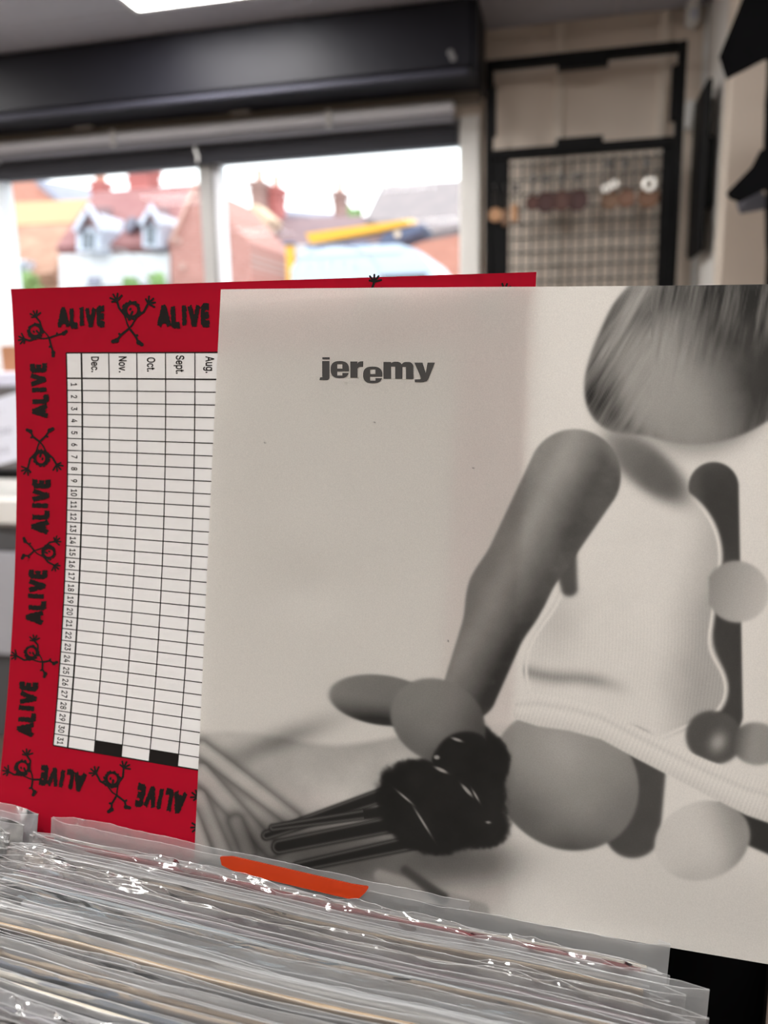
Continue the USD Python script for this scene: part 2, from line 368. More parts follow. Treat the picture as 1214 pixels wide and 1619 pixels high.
for cx, w, top, e, bot, rx in ((139.5, 22, 326, 360, 398, 186), (237.5, 16, 326, 350, 391, 277)):
    Yd = 17.6
    d = part('dormer', cat(prism([(cx - w + 3, e), (cx, top + 6), (cx + w - 3, e), (cx + w - 4, bot), (cx - w + 4, bot)], Yd, 2.2)), m_pvc, h)
    part('dormer_roof', cat(slope([(cx, top, Yd - .2), (cx + w + 1, e + 4, Yd - .2), (rx, e - 4, Yd + 2.4), (rx - 6, top + 2, Yd + 2.6)], .12), slope([(cx, top, Yd - .2), (cx - w - 1, e + 4, Yd - .2), (cx - w + 5, e + 2, Yd + 2.0), (cx + 4, top, Yd + 2.4)], .12)), m_tile2, d)
    part('barge_board', prism(LineString([(cx - w - 1, e + 5), (cx, top + 1), (cx + w + 1, e + 5)]).buffer(3.2, cap_style=2, join_style=2), Yd - .22, .1), m_pvc, d)
    part('gable_panel', prism([(cx - w * .42, e - 2), (cx, top + 15), (cx + w * .42, e - 2)], Yd - .04, .05), mat('dark_gable_board', (.26, .16, .16), .8), d)
    for k in range(3):
        x = cx - w * .46 + k * w * .34; part('window_pane', prism(sbox(x, e + 8, x + w * .2, bot - 4), Yd - .03, .05), m_glass, d)
part('skylight', prism(affinity.rotate(affinity.scale(Point(204, 355).buffer(1, 24), 7, 13), 28), 18.3, .6), m_slate, h)
for k, (a, b) in enumerate(((138, 158), (200, 216))):
    part('window', prism(sbox(a, 437, b, 452), 18.0, .1), m_slate, h)
for k in range(4):
    part('wall_plate', prism(Point([(281, 380), (288, 421), (356, 372), (360, 400)][k]).buffer(5), 17.9, .06), mat('pale_brick_patch', (.48, .31, .27), .85), h)
# house with cream gable and the three chimneys
h = thing('house', 'house with purple-brown tiled roof, cream gable and tall chimneys behind the van', 'house', loc=(-3, 22, -.12))
part('gable_wall', prism([(370, 352), (401, 321), (428, 346), (399, 388), (390, 388)], 22, 1.0), m_cream, h)
part('roof', slope([(392, 389, 21.6), (425, 344, 24.5), (600, 341, 24.5), (612, 388, 21.6)]), m_tile2, h)
part('rear_roof', slope([(404, 330, 26), (441, 330, 27.5), (532, 337, 27.5), (545, 350, 26), (415, 352, 26)]), m_slate, h)
part('fascia', prism([(388, 389), (456, 387), (612, 385), (612, 404), (456, 407), (391, 410)], 21.5, .3), m_render, h)
part('wall', wall([(346, 413), (456, 407), (612, 403), (612, 455), (346, 455)], 21.6, 4), m_brick2, h)
chimney(h, 397, 413, 293, 336, 23.5, m_chim, m_pot, 1)
chimney(h, 425, 438.5, 302, 345, 24, m_chimr, m_pot, 1)
chimney(h, 527, 540, 309, 342, 26, m_chim, m_pot, 1)
# house on the right with a big grey-brown roof
h = thing('house', 'house with broad grey-brown roof and orange brick wall, right of the van', 'house', loc=(0, 19, -.12))
part('roof', slope([(578, 345, 20.5), (604, 291, 23.5), (760, 284, 23.5), (760, 352, 20), (655, 372, 20)]), m_tile3, h)
part('wall', wall([(640, 372), (656, 369), (760, 354), (760, 455), (640, 455)], 20.1, 5), m_brick2, h)
# shrubs and a tree crown
def shrub(px, py, r, Y, seed, sy=.8):
    ms = []; rg = np.random.default_rng(seed)
    for k in range(26):
        v = rg.normal(size=3); v *= r * rg.uniform(.2, .9) / np.linalg.norm(v); v[2] *= sy
        s = trimesh.creation.icosphere(1, r * rg.uniform(.22, .4)); s.vertices += rg.normal(size=s.vertices.shape) * r * .05
        ms.append(s.apply_translation(at_y(px, py, Y) + v))
    return cat(*ms)
def plant(name, label, c, px, py, r, Y, seed, trunk=False):
    b = at_y(px, py, Y); t = thing(name, label, c, loc=(b[0], Y, -.12)); ms = [shrub(px, py, r, Y, seed)]
    for k, z in enumerate(() if trunk else np.arange(r * .8, b[2] - r * .4, r * 1.1)):        # leafy down to the ground
        ms.append(shrub(px, py, r * 1.15, Y, seed + 10 + k).apply_translation((.05 * math.sin(k), 0, z - b[2])))
    part('foliage', cat(*ms), m_leaf, t)
    part('stem' if not trunk else 'trunk', tube([[b[0], Y, -.13], [b[0] + .03, Y, b[2] * .5], b], .05 if not trunk else .18), mat('bark', (.15, .1, .07), .9), t)
plant('bush', 'bright green bush at the foot of the thatched cottage', 'bush', 40, 447, .38, 19, 1)
plant('bush', 'green bush by the white house wall, right one of two', 'bush', 246, 440, .19, 17.2, 2)
plant('bush', 'green bush by the white house wall, left one of two', 'bush', 206, 446, .19, 17.2, 3)
plant('tree', 'round green treetop showing over the roof beside the grey-brown roof', 'tree', 556, 344, .45, 30, 4, True)

# van
Yv = 9.0
v = thing('van', 'pale blue-white van parked across the street', 'van', loc=(0, Yv, -.12))
m_van = mat('pale_blue_white_car_paint', (.46, .55, .68), .3, coat=.4)
x0, x1, zt = float(at_y(452, 420, Yv)[0]), float(at_y(704, 440, Yv)[0]), float(at_y(560, 389, Yv)[2])
prof = [(x0 + .02, .35), (x0, 1.2), (x0 + .06, zt - .22), (x0 + .22, zt), (x1 - .52, zt), (x1 - .30, zt - .08), (x1 - .02, zt - .44), (x1 + .25, zt - .9), (x1 + .95, zt - 1.05), (x1 + 1.1, zt - 1.3), (x1 + 1.1, .35)]
pm = trimesh.creation.extrude_polygon(Polygon(prof).buffer(-.04).buffer(.04), 1.9, engine='earcut')
pv = np.array(pm.vertices); pm = trimesh.Trimesh(np.column_stack([pv[:, 0], Yv + pv[:, 2], pv[:, 1]]), pm.faces[:, ::-1])
part('body', pm, m_van, v)
wd = part('side_window', cat(bx(x1 - .75, x1 - .2, Yv - .01, Yv + .02, zt - .85, zt - .32, .004)), m_glass, v)
part('roof_gutter', bx(x0 + .2, x1 - .5, Yv - .02, Yv + .03, zt - .10, zt - .06, .01), m_pvc, v)
part('waist_moulding', bx(x0, x1 + 1.05, Yv - .025, Yv + .01, .75, .85, .01), m_slate, v)
for xw in (x0 + .7, x1 + .35):
    wl = part('wheel', trimesh.creation.cylinder(radius=.33, height=.22, sections=28, transform=trimesh.geometry.align_vectors([0, 0, 1], [0, 1, 0])).apply_translation((xw, Yv + .08, .21)), m_black, v)
    part('hub_cap', trimesh.creation.cylinder(radius=.2, height=.02, sections=20, transform=trimesh.geometry.align_vectors([0, 0, 1], [0, 1, 0])).apply_translation((xw, Yv - .04, .21)), mat('bright_steel', (.6, .6, .6), .25, metal=1.0), wl)
# yellow boom lift behind the van
Yl = 12.0
b = thing('boom_lift', 'yellow telescopic boom of a lift parked behind the van', 'boom lift', loc=(0, Yl, -.12))
m_yel = mat('yellow_machine_paint', (.70, .34, .012), .4)
m_navy = mat('dark_blue_machine_paint', (.07, .08, .14), .5)
part('boom', prism([(483, 369), (652, 346), (657, 354), (491, 386)], Yl, .35), m_yel, b)
part('boom_head', prism([(597, 386), (607, 369), (668, 352), (672, 358), (664, 367), (618, 386)], Yl - .25, .7), m_navy, b)
part('boom_label', prism(Point(628, 370).buffer(5), Yl - .27, .03), m_cream, b)
q = at_y(540, 386, Yl)
part('turret', bx(q[0] - .5, q[0] + .5, Yl - .3, Yl + .8, .5, q[2] - .01, .05), m_navy, b)
part('chassis', bx(q[0] - 1.2, q[0] + 1.2, Yl - .5, Yl + 1.2, .25, .6, .05), m_yel, b)
for sx in (-.85, .85):
    part('wheel', trimesh.creation.cylinder(radius=.4, height=.3, sections=24, transform=trimesh.geometry.align_vectors([0, 0, 1], [0, 1, 0])).apply_translation((q[0] + sx, Yl - .55, .28)), m_black, b)
a, c = at_y(452.5, 440, 10.9), at_y(462.5, 387, 10.9)
t = thing('bollard', 'slim upright yellow post standing just left of the van', 'post', loc=((a[0] + c[0]) / 2, 10.95, -.12))
part('post', bx(a[0], c[0], 10.9, 11.0, -.12, c[2], .02), m_yel, t)
part('post_cap', bx(a[0] - .02, c[0] + .02, 10.88, 11.02, c[2], c[2] + .04, .01), m_navy, t)

# ================================================================== DISPLAY FRAME, RIGHT
YF = 3.42                                   # front face of the frame
pz = lambda x, y, Y=YF: at_y(x, y, Y)
fl, fr_ = float(pz(767, 200)[0]), float(pz(1081, 200)[0])
f2 = float(pz(1055, 300)[0])                # inner side of right post
zt_, zm_ = float(pz(930, 78)[2]), float(pz(925, 233)[2])
fr = thing('display_rack', 'tall black metal display rack with a wire grid standing at the panelled wall', 'display frame')
bar = .036
zmb = zm_ - bar
part('post', bx(fl, fl + .030, YF, YF + .04, 0, zt_, .004), m_black, fr)
part('post', bx(fr_ - .032, fr_, YF, YF + .04, 0, zt_, .004), m_black, fr)
part('lower_post', bx(fl + .0302, fl + .095, YF + .002, YF + .038, 0, zm_ - .022, .003), m_black, fr)
part('lower_post', bx(fr_ - .072, fr_ - .0325, YF + .002, YF + .038, 0, zm_ - .022, .003), m_black, fr)
part('rail', bx(fl + .0302, fr_ - .0325, YF, YF + .04, zt_ - bar, zt_, .004), m_black, fr)
part('rail', bx(fl + .0302, fr_ - .0325, YF, YF + .04, zm_ - .020, zm_ + .018, .004), m_black, fr)
xa, xc = float(pz(882, 90)[0]), float(pz(962, 90)[0])
part('joint_plate', bx(xa, xc, YF - .006, YF + .03, zt_ - bar - .026, zt_ - .01, .002), m_black, fr)
xa, xc = float(pz(879, 235)[0]), float(pz(953, 235)[0])
part('joint_plate', bx(xa, xc, YF - .006, YF + .03, zm_ + .0, zm_ + .040, .002), m_black, fr)
part('joint_plate', bx(fr_ - .052, fr_ - .02, YF - .006, YF + .03, float(pz(1070, 190)[2]), float(pz(1070, 103)[2]), .002), m_black, fr)
part('joint_plate', bx(fl + .016, fl + .042, YF - .006, YF + .03, float(pz(775, 215)[2]), float(pz(775, 135)[2]), .002), m_black, fr)
part('foot_bar', bx(fl + .0302, fr_ - .0325, YF, YF + .04, .05, .09, .004), m_black, fr)
YG = YF + .024
gx0, gx1 = fl + .097, fr_ - .074
m_wire = mat('grey_wire', (.10, .095, .085), .5)
k = 0
for x in np.arange(gx0 + .012, gx1, .0395):
    part('wire', tube([[x, YG, .10], [x, YG, zm_ - .03]], .0044, 6), m_wire, fr)
for z in np.arange(zm_ - .045, .3, -.0565):
    part('wire', tube([[gx0, YG - .006, z], [gx1, YG - .006, z]], .0044, 6), m_wire, fr)

# tags hanging on hooks from the grid
m_hook = mat('dull_steel_hook', (.16, .155, .15), .5, metal=.8)
m_cord = mat('dark_cord', (.05, .04, .035), .8)
m_silver = mat('silver_disc_metal', (.95, .93, .88), .35, metal=.6)
def hanging_tag(name, label, cat_, group, px, py, rpx, m, shape='disc', silver=None, hook_py=285):
    Yt = YG - .05
    c = at_y(px, py, Yt); r = rpx / F * Yt * 1.02
    t = thing(name, label, cat_, group, loc=c)
    if shape == 'disc':
        d = trimesh.creation.cylinder(radius=r, height=.012, sections=28, transform=trimesh.geometry.align_vectors([0, 0, 1], [0, 1, 0])).apply_translation(c)
        e = trimesh.creation.torus(major_radius=r - .003, minor_radius=.004, major_sections=28, minor_sections=8, transform=trimesh.geometry.align_vectors([0, 0, 1], [0, 1, 0])).apply_translation(c + [0, -.006, 0])
        part('disc', d, m, t, smooth=30); part('rim', e, m, t, smooth=30)
        eye = c + [0, 0, r]
    else:
        part('block', bx(c[0] - r * .62, c[0] + r * .62, c[1] - .012, c[1] + .012, c[2] - r * 1.5, c[2] + r * 1.3, .008), m, t); eye = c + [0, 0, r * 1.3]
    top = at_y(px, hook_py, Yt)
    part('cord', cat(tube([eye + [0, 0, -.012], eye + [.008, 0, .01], top + [.006, 0, -.01], top + [0, 0, .004], top + [-.006, 0, -.01], eye + [-.008, 0, .01], eye + [0, 0, -.012]], .0016, 5)), m_cord, t)
    hk = thing('hook', 'chrome hook above the ' + label.replace('round ', '').replace(' on the wire grid', ''), 'hook', 'hooks on the wire grid')
    hx, hz = top[0], top[2]
    part('prong', tube([[hx, YG - .006, hz + .02], [hx, YG - .012, hz + .002], [hx, YG - .09, hz - .001], [hx, YG - .10, hz + .012]], .0025, 6), m_hook, hk, smooth=True)
    part('clip', bx(hx - .012, hx + .012, YG - .011, YG + .008, hz + .004, hz + .03, .003), m_hook, hk)
    for k, (sx, sy, sr, ir) in enumerate(silver or ()):
        q = at_y(sx, sy, Yt - .02); R = sr / F * Yt
        tor = trimesh.creation.torus(major_radius=R * .68, minor_radius=R * .32, major_sections=24, minor_sections=10, transform=trimesh.geometry.align_vectors([0, 0, 1], [0, 1, 0])); tor.vertices[:, 1] *= .5
        part('silver_ring', tor.apply_translation(q), m_silver, t, smooth=True, label='shiny silver ring')
m_br = [mat(f'brown_leather_{k}', c, .55, .15, 60) for k, c in enumerate(((.085, .028, .02), (.055, .016, .014), (.09, .035, .025), (.06, .02, .018)))]
m_tn = [mat(f'tan_leather_{k}', c, .55, .12, 60) for k, c in enumerate(((.19, .105, .06), (.21, .105, .065), (.20, .10, .055)))]
m_wd = mat('pale_wood', (.42, .23, .12), .6, .15, 40, stretch=(1, 1, .2))
for k, (px, py, r) in enumerate(((842, 321, 10), (863, 320, 14), (888, 318, 14), (913, 317, 14.5))):
    hanging_tag('leather_tag', 'round dark brown leather tag, ' + ['leftmost of four dark ones on the wire grid', 'second from left of four dark ones', 'third from left of four dark ones', 'rightmost of four dark ones on the wire grid'][k], 'tag', 'dark brown tags on the wire grid', px, py, r, m_br[k], hook_py=286 - k)
for k, (px, py, r, sv) in enumerate(((964, 317, 12.5, [(959, 298, 6.5, 0), (971, 291, 6.5, 0)]), (990, 314, 12, None), (1025, 312, 14.5, [(1027, 291, 11, 0)]))):
    hanging_tag('leather_tag', ['round tan leather tag with two small silver rings on the wire grid', 'round tan leather tag without a ring, between two with silver rings', 'round tan leather tag under one large silver ring near the right post'][k], 'tag', 'tan tags on the wire grid', px, py, r, m_tn[k], silver=sv, hook_py=262 - k)
for k, (px, py, r, sh) in enumerate(((783, 340, 9.5, 'disc'), (799, 343, 8.5, 'block'), (814, 336, 9, 'block'))):
    hanging_tag('wooden_tag', ['round pale wooden tag at the left post of the frame', 'narrow brown wooden tag hanging beside the left post', 'pale rectangular wooden tag just right of the left post'][k], 'tag', 'wooden tags by the left post', px, py, r, m_wd if k != 1 else m_tn[0], sh, hook_py=300)

# on the side wall: screen, sensor, switch, conduit
c0, c1 = at_y(1118, 125, 3.2), None
Yt0, Yt1 = YP + .02, YP + .30
zs0, zs1 = float(at_y(1095, 411, Yt1)[2]), float(at_y(1111, 123, Yt0)[2])
xs_ = float(at_y(1087, 300, Yt1)[0])
sc = thing('wall_screen', 'thin black flat screen seen edge-on, mounted on the white side wall', 'screen')
part('casing', bx(xs_ + .012, xs_ + .032, Yt0, Yt1, zs0, zs1, .006), m_black, sc)
part('screen_glass', bx(xs_ + .008, xs_ + .0118, Yt0 + .012, Yt1 - .012, zs0 + .012, zs1 - .012), mat('screen_glass_black', (.004, .004, .005), .5, spec=.1), sc)
part('wall_bracket', bx(xs_ + .0322, XS - .0005, Yt0 + .1, Yt0 + .2, (zs0 + zs1) / 2 - .12, (zs0 + zs1) / 2 + .12, .004), m_black, sc)
p = at_y(1098, 16, YW - .06)
s_ = thing('alarm_sensor', 'small white alarm sensor high in the corner above the display frame', 'sensor')
part('housing', bx(p[0] - .028, p[0] + .02, YW - .09, YW - .0005, p[2] - .05, p[2] + .05, .012), m_trim, s_, smooth=40)
part('lens', bx(p[0] - .018, p[0] + .010, YW - .096, YW - .088, p[2] - .04, p[2] - .005, .003), m_pvc, s_)
p = at_y(1088, 182, YW - .03)
s_ = thing('cable_box', 'small white cable box beside the right post of the frame', 'box')
part('housing', bx(p[0] - .012, p[0] + .022, YW - .04, YW - .0005, p[2] - .055, p[2] + .055, .006), m_trim, s_)
part('cover', bx(p[0] - .008, p[0] + .018, YW - .044, YW - .0401, p[2] - .05, p[2] + .05, .0015), m_trim, s_)
tag(part('cable_trunking', bx(XS - .018, XS - .0005, YW - .03, YW - .012, 1.0, ZC - .002, .004), m_trim), 'slim white cable trunking in the corner behind the screen', 'trunking')
pp = at_y(1200, 360, YP - .20)
tag(part('pipe', tube([[pp[0], YP - .03, 0], [pp[0], YP - .03, float(at_y(1204, 265, YP - .03)[2])]], .012, 12), mat('grey_green_pipe', (.16, .17, .155), .4), smooth=True), 'thin grey-green vertical pipe on the pier at the right edge', 'pipe')

# black T-shirts hanging from rails on the pier
m_cloth = mat('black_cotton', (.003, .003, .0035), .95, bump=.25, bscale=400, spec=.05)
def shirt(label, pts, Y, hang):
    pl = Polygon(pts).buffer(-1.5).buffer(3).buffer(-1.5)
    x0, y0, x1, y1 = pl.bounds
    m = prism(pl, Y, .012); v, f = trimesh.remesh.subdivide_to_size(m.vertices, m.faces, .02, max_iter=12)
    n_ = meshkit.fbm(v * np.array([9, 1, 7]), 3, 5) - .5
    v = v + np.column_stack([np.zeros(len(v)), n_ * .035, np.zeros(len(v))])
    t = thing('t_shirt', label, 'T-shirt', 'black T-shirts at the pier')
    part('cloth', trimesh.Trimesh(v, f, process=False), m_cloth, t, smooth=50)
    a = at_y(*hang, Y)
    hg = thing('hanger', 'clothes hanger inside the ' + label.split(' T-shirt')[0] + ' T-shirt', 'hanger', 'hangers of the black T-shirts')
    part('arms', tube([a + [-.17, .006, -.07], a + [0, .006, 0], a + [.17, .006, -.07]], .005, 6), m_black, hg)
    part('hook', tube([a + [0, .006, 0], a + [0, .006, .05], a + [.02, .006, .075], a + [0, .006, .095]], .0025, 6), m_hook, hg)
    return a
YS = 2.2
a1 = shirt('upper black T-shirt with its sleeve pointing left at the top right corner', [(1176, -8), (1138, 86), (1141, 92), (1151, 122), (1160, 117), (1213, 92), (1208, 245), (1203, 262), (1460, 280), (1470, 60), (1530, 90), (1560, 50), (1500, -40), (1400, -120), (1350, -100), (1300, -120), (1215, -60)], YS, (1350, -112))
a2 = shirt('lower black T-shirt with its short sleeve pointing left below the upper shirt', [(1203, 236), (1190, 262), (1150, 303), (1154, 312), (1170, 319), (1210, 299), (1212, 520), (1212, 760), (1450, 770), (1470, 420), (1530, 450), (1560, 410), (1500, 300), (1400, 230), (1350, 245), (1300, 230)], YS - .06, (1350, 236))
tag(part('rail', tube([[a1[0] - .02, YS + .006, a1[2] + .098], [XR, YS + .006, a1[2] + .098]], .012, 10), m_black), 'black clothes rail above the upper T-shirt', 'rail')
tag(part('rail', tube([[a2[0] - .02, YS - .054, a2[2] + .098], [XR, YS - .054, a2[2] + .098]], .012, 10), m_black), 'black clothes rail above the lower T-shirt', 'rail')
tag(part('price_card', prism([(1164, 321), (1204, 302), (1214, 318), (1214, 330), (1170, 338)], YS + .03, .004), mat('grey_card', (.16, .16, .19), .7)), 'grey card showing under the sleeve of the lower T-shirt', 'card')

# ================================================================== LEFT EDGE: window table
YT = 2.30
tz = float(at_y(5, 806, YT)[2])
t = thing('display_table', 'white-topped grey display table at the left edge behind the red poster', 'table', loc=(-1.8, YT + .3, 0))
xt1 = float(at_y(150, 800, YT)[0])
m_tbl = mat('grey_laminate', (.36, .36, .39), .5)
m_tbld = mat('dark_grey_laminate', (.075, .075, .08), .5)
zf = lambda py: float(at_y(8, py, YT)[2])
part('top', bx(-2.6, xt1, YT - .03, YT + .65, zf(829), zf(784), .012), m_white, t)
part('apron', bx(-2.58, xt1 - .02, YT, YT + .6, zf(872), zf(830), .004), m_tbld, t)
part('front_panel', bx(-2.58, xt1 - .02, YT - .004, YT + .6, zf(1035), zf(873), .004), m_tbl, t)
part('plinth', bx(-2.56, xt1 - .04, YT + .02, YT + .58, 0, zf(1036), .004), m_tbld, t)
tt = zf(784)
# paper sign on a black easel
Ys = YT + .06
e = thing('sign_easel', 'black tabletop easel behind the handwritten paper sign', 'easel')
q0, q1 = at_y(-40, 760, Ys), at_y(24, 760, Ys)
part('ledge', bx(q0[0] - .05, q1[0] + .06, Ys - .02, Ys + .05, float(at_y(10, 742, Ys)[2]) - .03, float(at_y(10, 742, Ys)[2]) - .004, .003), m_black, e)
for xx in (q0[0], q1[0] + .01):
    part('leg', tube([[xx, Ys + .02, tt], [xx, Ys + .05, float(at_y(10, 655, Ys)[2])]], .012, 8), m_black, e)
part('rear_leg', tube([[q0[0] + .05, Ys + .30, tt], [q0[0] + .05, Ys + .06, float(at_y(10, 655, Ys)[2])]], .010, 8), m_black, e)
sg = thing('paper_sign', 'white paper sign with faint pencil capitals at the left edge', 'sign')
part('paper', prism([(-120, 668), (26, 620), (60, 610), (60, 718), (28, 727), (-120, 768)], Ys - .004, .003), mat('white_sign_paper', (.74, .76, .86), .7), sg)
m_pencil = mat('pencil_grey', (.30, .31, .38), .7)
def words(txt, px, py, hpx, ang, Y, lw=.8):
    pl = affinity.rotate(affinity.scale(text_poly(txt), hpx * lw, -hpx, origin=(0, 0)), ang, origin=(0, 0))
    return affinity.translate(pl, px, py)
for txt, px, py in (('SALE -', -28, 660), ('SECOND', -24, 693), ('0 & &', -12, 720)):
    part('handwriting', prism(words(txt, px, py, 10, -11, Ys), Ys - .0046, .0005), m_pencil, sg)
q = at_y(-8, 600, YT + .35)
cb = thing('storage_box', 'white lidded box on the window table at the left edge', 'box', loc=(q[0], YT + .45, tt))
zb0, zb1, zb2 = (float(at_y(5, v, YT + .35)[2]) for v in (611, 588, 565))
xq = float(at_y(60, 590, YT + .35)[0])
part('body', bx(q[0] - .35, xq - .01, YT + .36, YT + .55, tt, zb0 - .001, .006), mat('grey_box_card', (.12, .11, .11), .5), cb)
part('lid', bx(q[0] - .36, xq, YT + .35, YT + .56, zb0, zb1, .006), mat('lilac_white_card', (.66, .66, .78), .6), cb)
xk0, xk1 = float(at_y(2, 560, YT + .40)[0]), float(at_y(34, 560, YT + .40)[0])
bk = thing('book', 'upright book with an orange-brown cover on the white box', 'book', loc=((xk0 + xk1) / 2, YT + .42, zb1))
zk = float(at_y(10, 547, YT + .40)[2])
part('cover', cat(bx(xk0, xk1, YT + .40, YT + .403, zb1, zk), bx(xk0, xk0 + .003, YT + .4031, YT + .4249, zb1, zk), bx(xk0, xk1, YT + .425, YT + .428, zb1, zk)), mat('orange_brown_cover', (.46, .21, .11), .6), bk)
part('pages', bx(xk0 + .0031, xk1 - .003, YT + .4031, YT + .4249, zb1 + .001, zk - .003), m_white, bk)

# ================================================================== THE PRINTED SHEET AND THE RED POSTER
DH = unit(c2w(np.array([5045, -301, 1250.0])))
DV = c2w(np.array([-.052, -1, -.031])); DV = unit(DV - DH * (DH @ DV))
SN = np.cross(DH, DV); SN = SN if SN @ FW < 0 else -SN          # towards the viewer
SO = EYE + ray(607, 809) * 0.40
def smooth01(x): x = np.clip(x, 0, 1); return x * x * (3 - 2 * x)
def on_sheet(px, py, lift=0.0):
    px, py = np.asarray(px, float), np.asarray(py, float)
    t = (py - 458) / (905 + .19 * (px - 350)); d = ray(px, py)
    k = ((SO - EYE) @ SN) / (d @ SN) * (1 + .030 * np.sin(np.pi * np.clip(t, 0, 1)))      # the sheet sags back, so its foot leans more than its head
    p = EYE + d * k[..., None]
    # paper is never dead flat: a soft ripple and one shallow dent left of the middle
    w = .0010 * np.sin(px / 170.0 + py / 260.0) + .0016 * np.exp(-(((px - 470) / 60) ** 2 + ((py - 930) / 46) ** 2)) - .0007 * np.exp(-(((px - 520) / 70) ** 2 + ((py - 860) / 60) ** 2))
    return p + SN * (w[..., None] * -1 + lift)
PH = unit(c2w(np.array([4650, -275, 1250.0])))
PV = c2w(np.array([-.035, -1, -.03])); PV = unit(PV - PH * (PH @ PV))
PN = np.cross(PH, PV); PN = PN if PN @ FW < 0 else -PN
PO = at_plane(np.array(848.), np.array(450.), SO, SN) - SN * .0015
def on_poster(px, py, lift=0.0):
    px, py = np.asarray(px, float), np.asarray(py, float)
    t = (py - (457 - .0325 * (px - 17))) / (811 + .24 * (px - 17))
    bow = .031 * np.sin(np.pi * np.clip(t, 0, 1)) ** .8 * (1 - .0 * smooth01((px - 320) / 420))
    d = ray(px, py); k = ((PO - EYE) @ PN) / (d @ PN)
    p = EYE + d * (k * (1 + bow))[..., None]
    return p + PN * lift
def bowx(t):      # how far the poster's left edge is pressed in
    return 19 * np.sin(np.pi * np.clip(t, 0, 1)) ** .8
def warp(x, y):   # a straight layout laid on the bowed poster (pixels of the photo)
    x, y = np.asarray(x, float), np.asarray(y, float)
    t = (y - 457) / 811
    return x + bowx(t) * (1 - .35 * np.clip((x - 10) / 300, 0, 1) - .65 * smooth01((x - 330) / 450)), y

def paper_mat(name, color, rough, trans, attr=False, tint=None, spec=.2):
    nodes = {'p': ('principled_bsdf', {'base_color': color, 'roughness': rough, 'specular_ior_level': spec}), 't': ('translucent_bsdf', {'color': tint or color}),
             'm': ('mix_closure', {'fac': trans}), 'g': ('geometry', {}), 'n': ('noise_texture', {'scale': 1500.0, 'detail': 2.0}),
             'b': ('bump', {'strength': .06, 'distance': .0004})}
    links = [('g.position', 'n.vector'), ('n.fac', 'b.height'), ('b.normal', 'p.normal'), ('p.BSDF', 'm.closure1'), ('t.BSDF', 'm.closure2')]
    if attr:
        nodes['a'] = ('attribute', {'attribute': 'print_tone'})
        nodes['r'] = ('rgb_ramp', {'ramp': [(.3, (.86, .86, .86)), (.7, (1.08, 1.08, 1.08))]})
        nodes['x'] = ('mix', {'mix_type': 'multiply', 'fac': .4})
        links += [('n.fac', 'r.fac'), ('a.color', 'x.color1'), ('r.color', 'x.color2'), ('x.color', 'p.base_color'), ('x.color', 't.color')]
    MATS[name] = usdkit.material(stage, f'{LOOKS}/{name}', nodes, links, surface='m.closure')
    return MATS[name]

# ---- the poster
m_red = paper_mat('red_poster_paper', (.335, .0035, .0165), .6, .04, spec=.06)
m_ink = mat('black_print', (.008, .006, .005), .6, spec=.15)
m_cal = mat('grey_white_print', (.70, .685, .675), .6, spec=.2)
po = thing('calendar_poster', 'red poster with black lettering, stick figures and a white calendar grid', 'poster')
TOP = lambda x: 457 - .0325 * (x - 17)
def poster_sheet():
    xs, ts = np.linspace(0, 1, 60), np.linspace(0, 1, 70); X, T = np.meshgrid(xs, ts)
    xl = 17 - T * 24; xr = 848 - T * 55                       # left and right edge before bowing
    px = xl + X * (xr - xl); yt = TOP(px); yb_ = np.minimum(1270 + .209 * px + 40, np.where(px > 306, 1361 + .181 * (px - 306) - 3, 9e9))
    py = yt + T * (yb_ - yt)
    wx, wy = warp(px, np.minimum(py, 1268 + .2 * px))
    v = on_poster(wx, py).reshape(-1, 3); n, m = X.shape
    i, j = np.meshgrid(np.arange(n - 1), np.arange(m - 1), indexing='ij'); a = (i * m + j).ravel()
    q = np.column_stack([a, a + m, a + m + 1, a + 1])
    return trimesh.Trimesh(v, np.vstack([q[:, [0, 1, 2]], q[:, [0, 2, 3]]]), process=False)
part('paper', poster_sheet(), m_red, po, smooth=True)
# calendar: (column, row) -> pixels, from the corners of its grid
def homography(src, dst):
    A = []
    for (x, y), (u, w) in zip(src, dst):
        A += [[x, y, 1, 0, 0, 0, -u * x, -u * y, -u], [0, 0, 0, x, y, 1, -w * x, -w * y, -w]]
    return np.linalg.svd(np.array(A))[2][-1].reshape(3, 3)
_t = lambda y: (y - 457) / 811
unwarp = lambda x, y: (x - bowx(_t(y)) * (1 - .35 * min(max((x - 10) / 300, 0), 1)), y)
HC = homography([(1, 0), (5, 0), (1, 33.1), (5, 33.1)], [unwarp(129, 558), unwarp(308.4, 557.5), unwarp(107.4, 1182), unwarp(281, 1211.5)])
def cal(c, r):
    c, r = np.asarray(c, float), np.asarray(r, float)
    w = HC @ np.stack([c.ravel(), r.ravel(), np.ones(c.size)])
    x, y = warp(w[0] / w[2], w[1] / w[2]); return x.reshape(c.shape), y.reshape(c.shape)
def on_cal(c, r, lift=0.0): return on_poster(*cal(c, r), lift)
def flat_cal(poly, lift, edge=.6):
    # calendar units run like pixels: columns right, rows down
    return flat(poly, on_cal, edge, lift)
C0, C1, R1 = .44, 13.0, 33.1
part('calendar_panel', flat_cal(sbox(C0, 0, C1, R1), .0002, .8), m_cal, po)
def cline(c0, r0, c1, r1, w=.022):
    if r0 == r1: return sbox(c0, r0 - w * 2.3, c1, r0 + w * 2.3)
    return sbox(c0 - w, r0, c0 + w, r1)
for k in range(1, 13): part('grid_line', flat_cal(cline(k, 0, k, R1, .032 if k == 1 else .018), .00032), m_ink, po)
for k in range(0, 31): part('grid_line', flat_cal(cline(C0, 2.1 + k, C1, 2.1 + k, .026 if k == 0 else .017), .00032), m_ink, po)
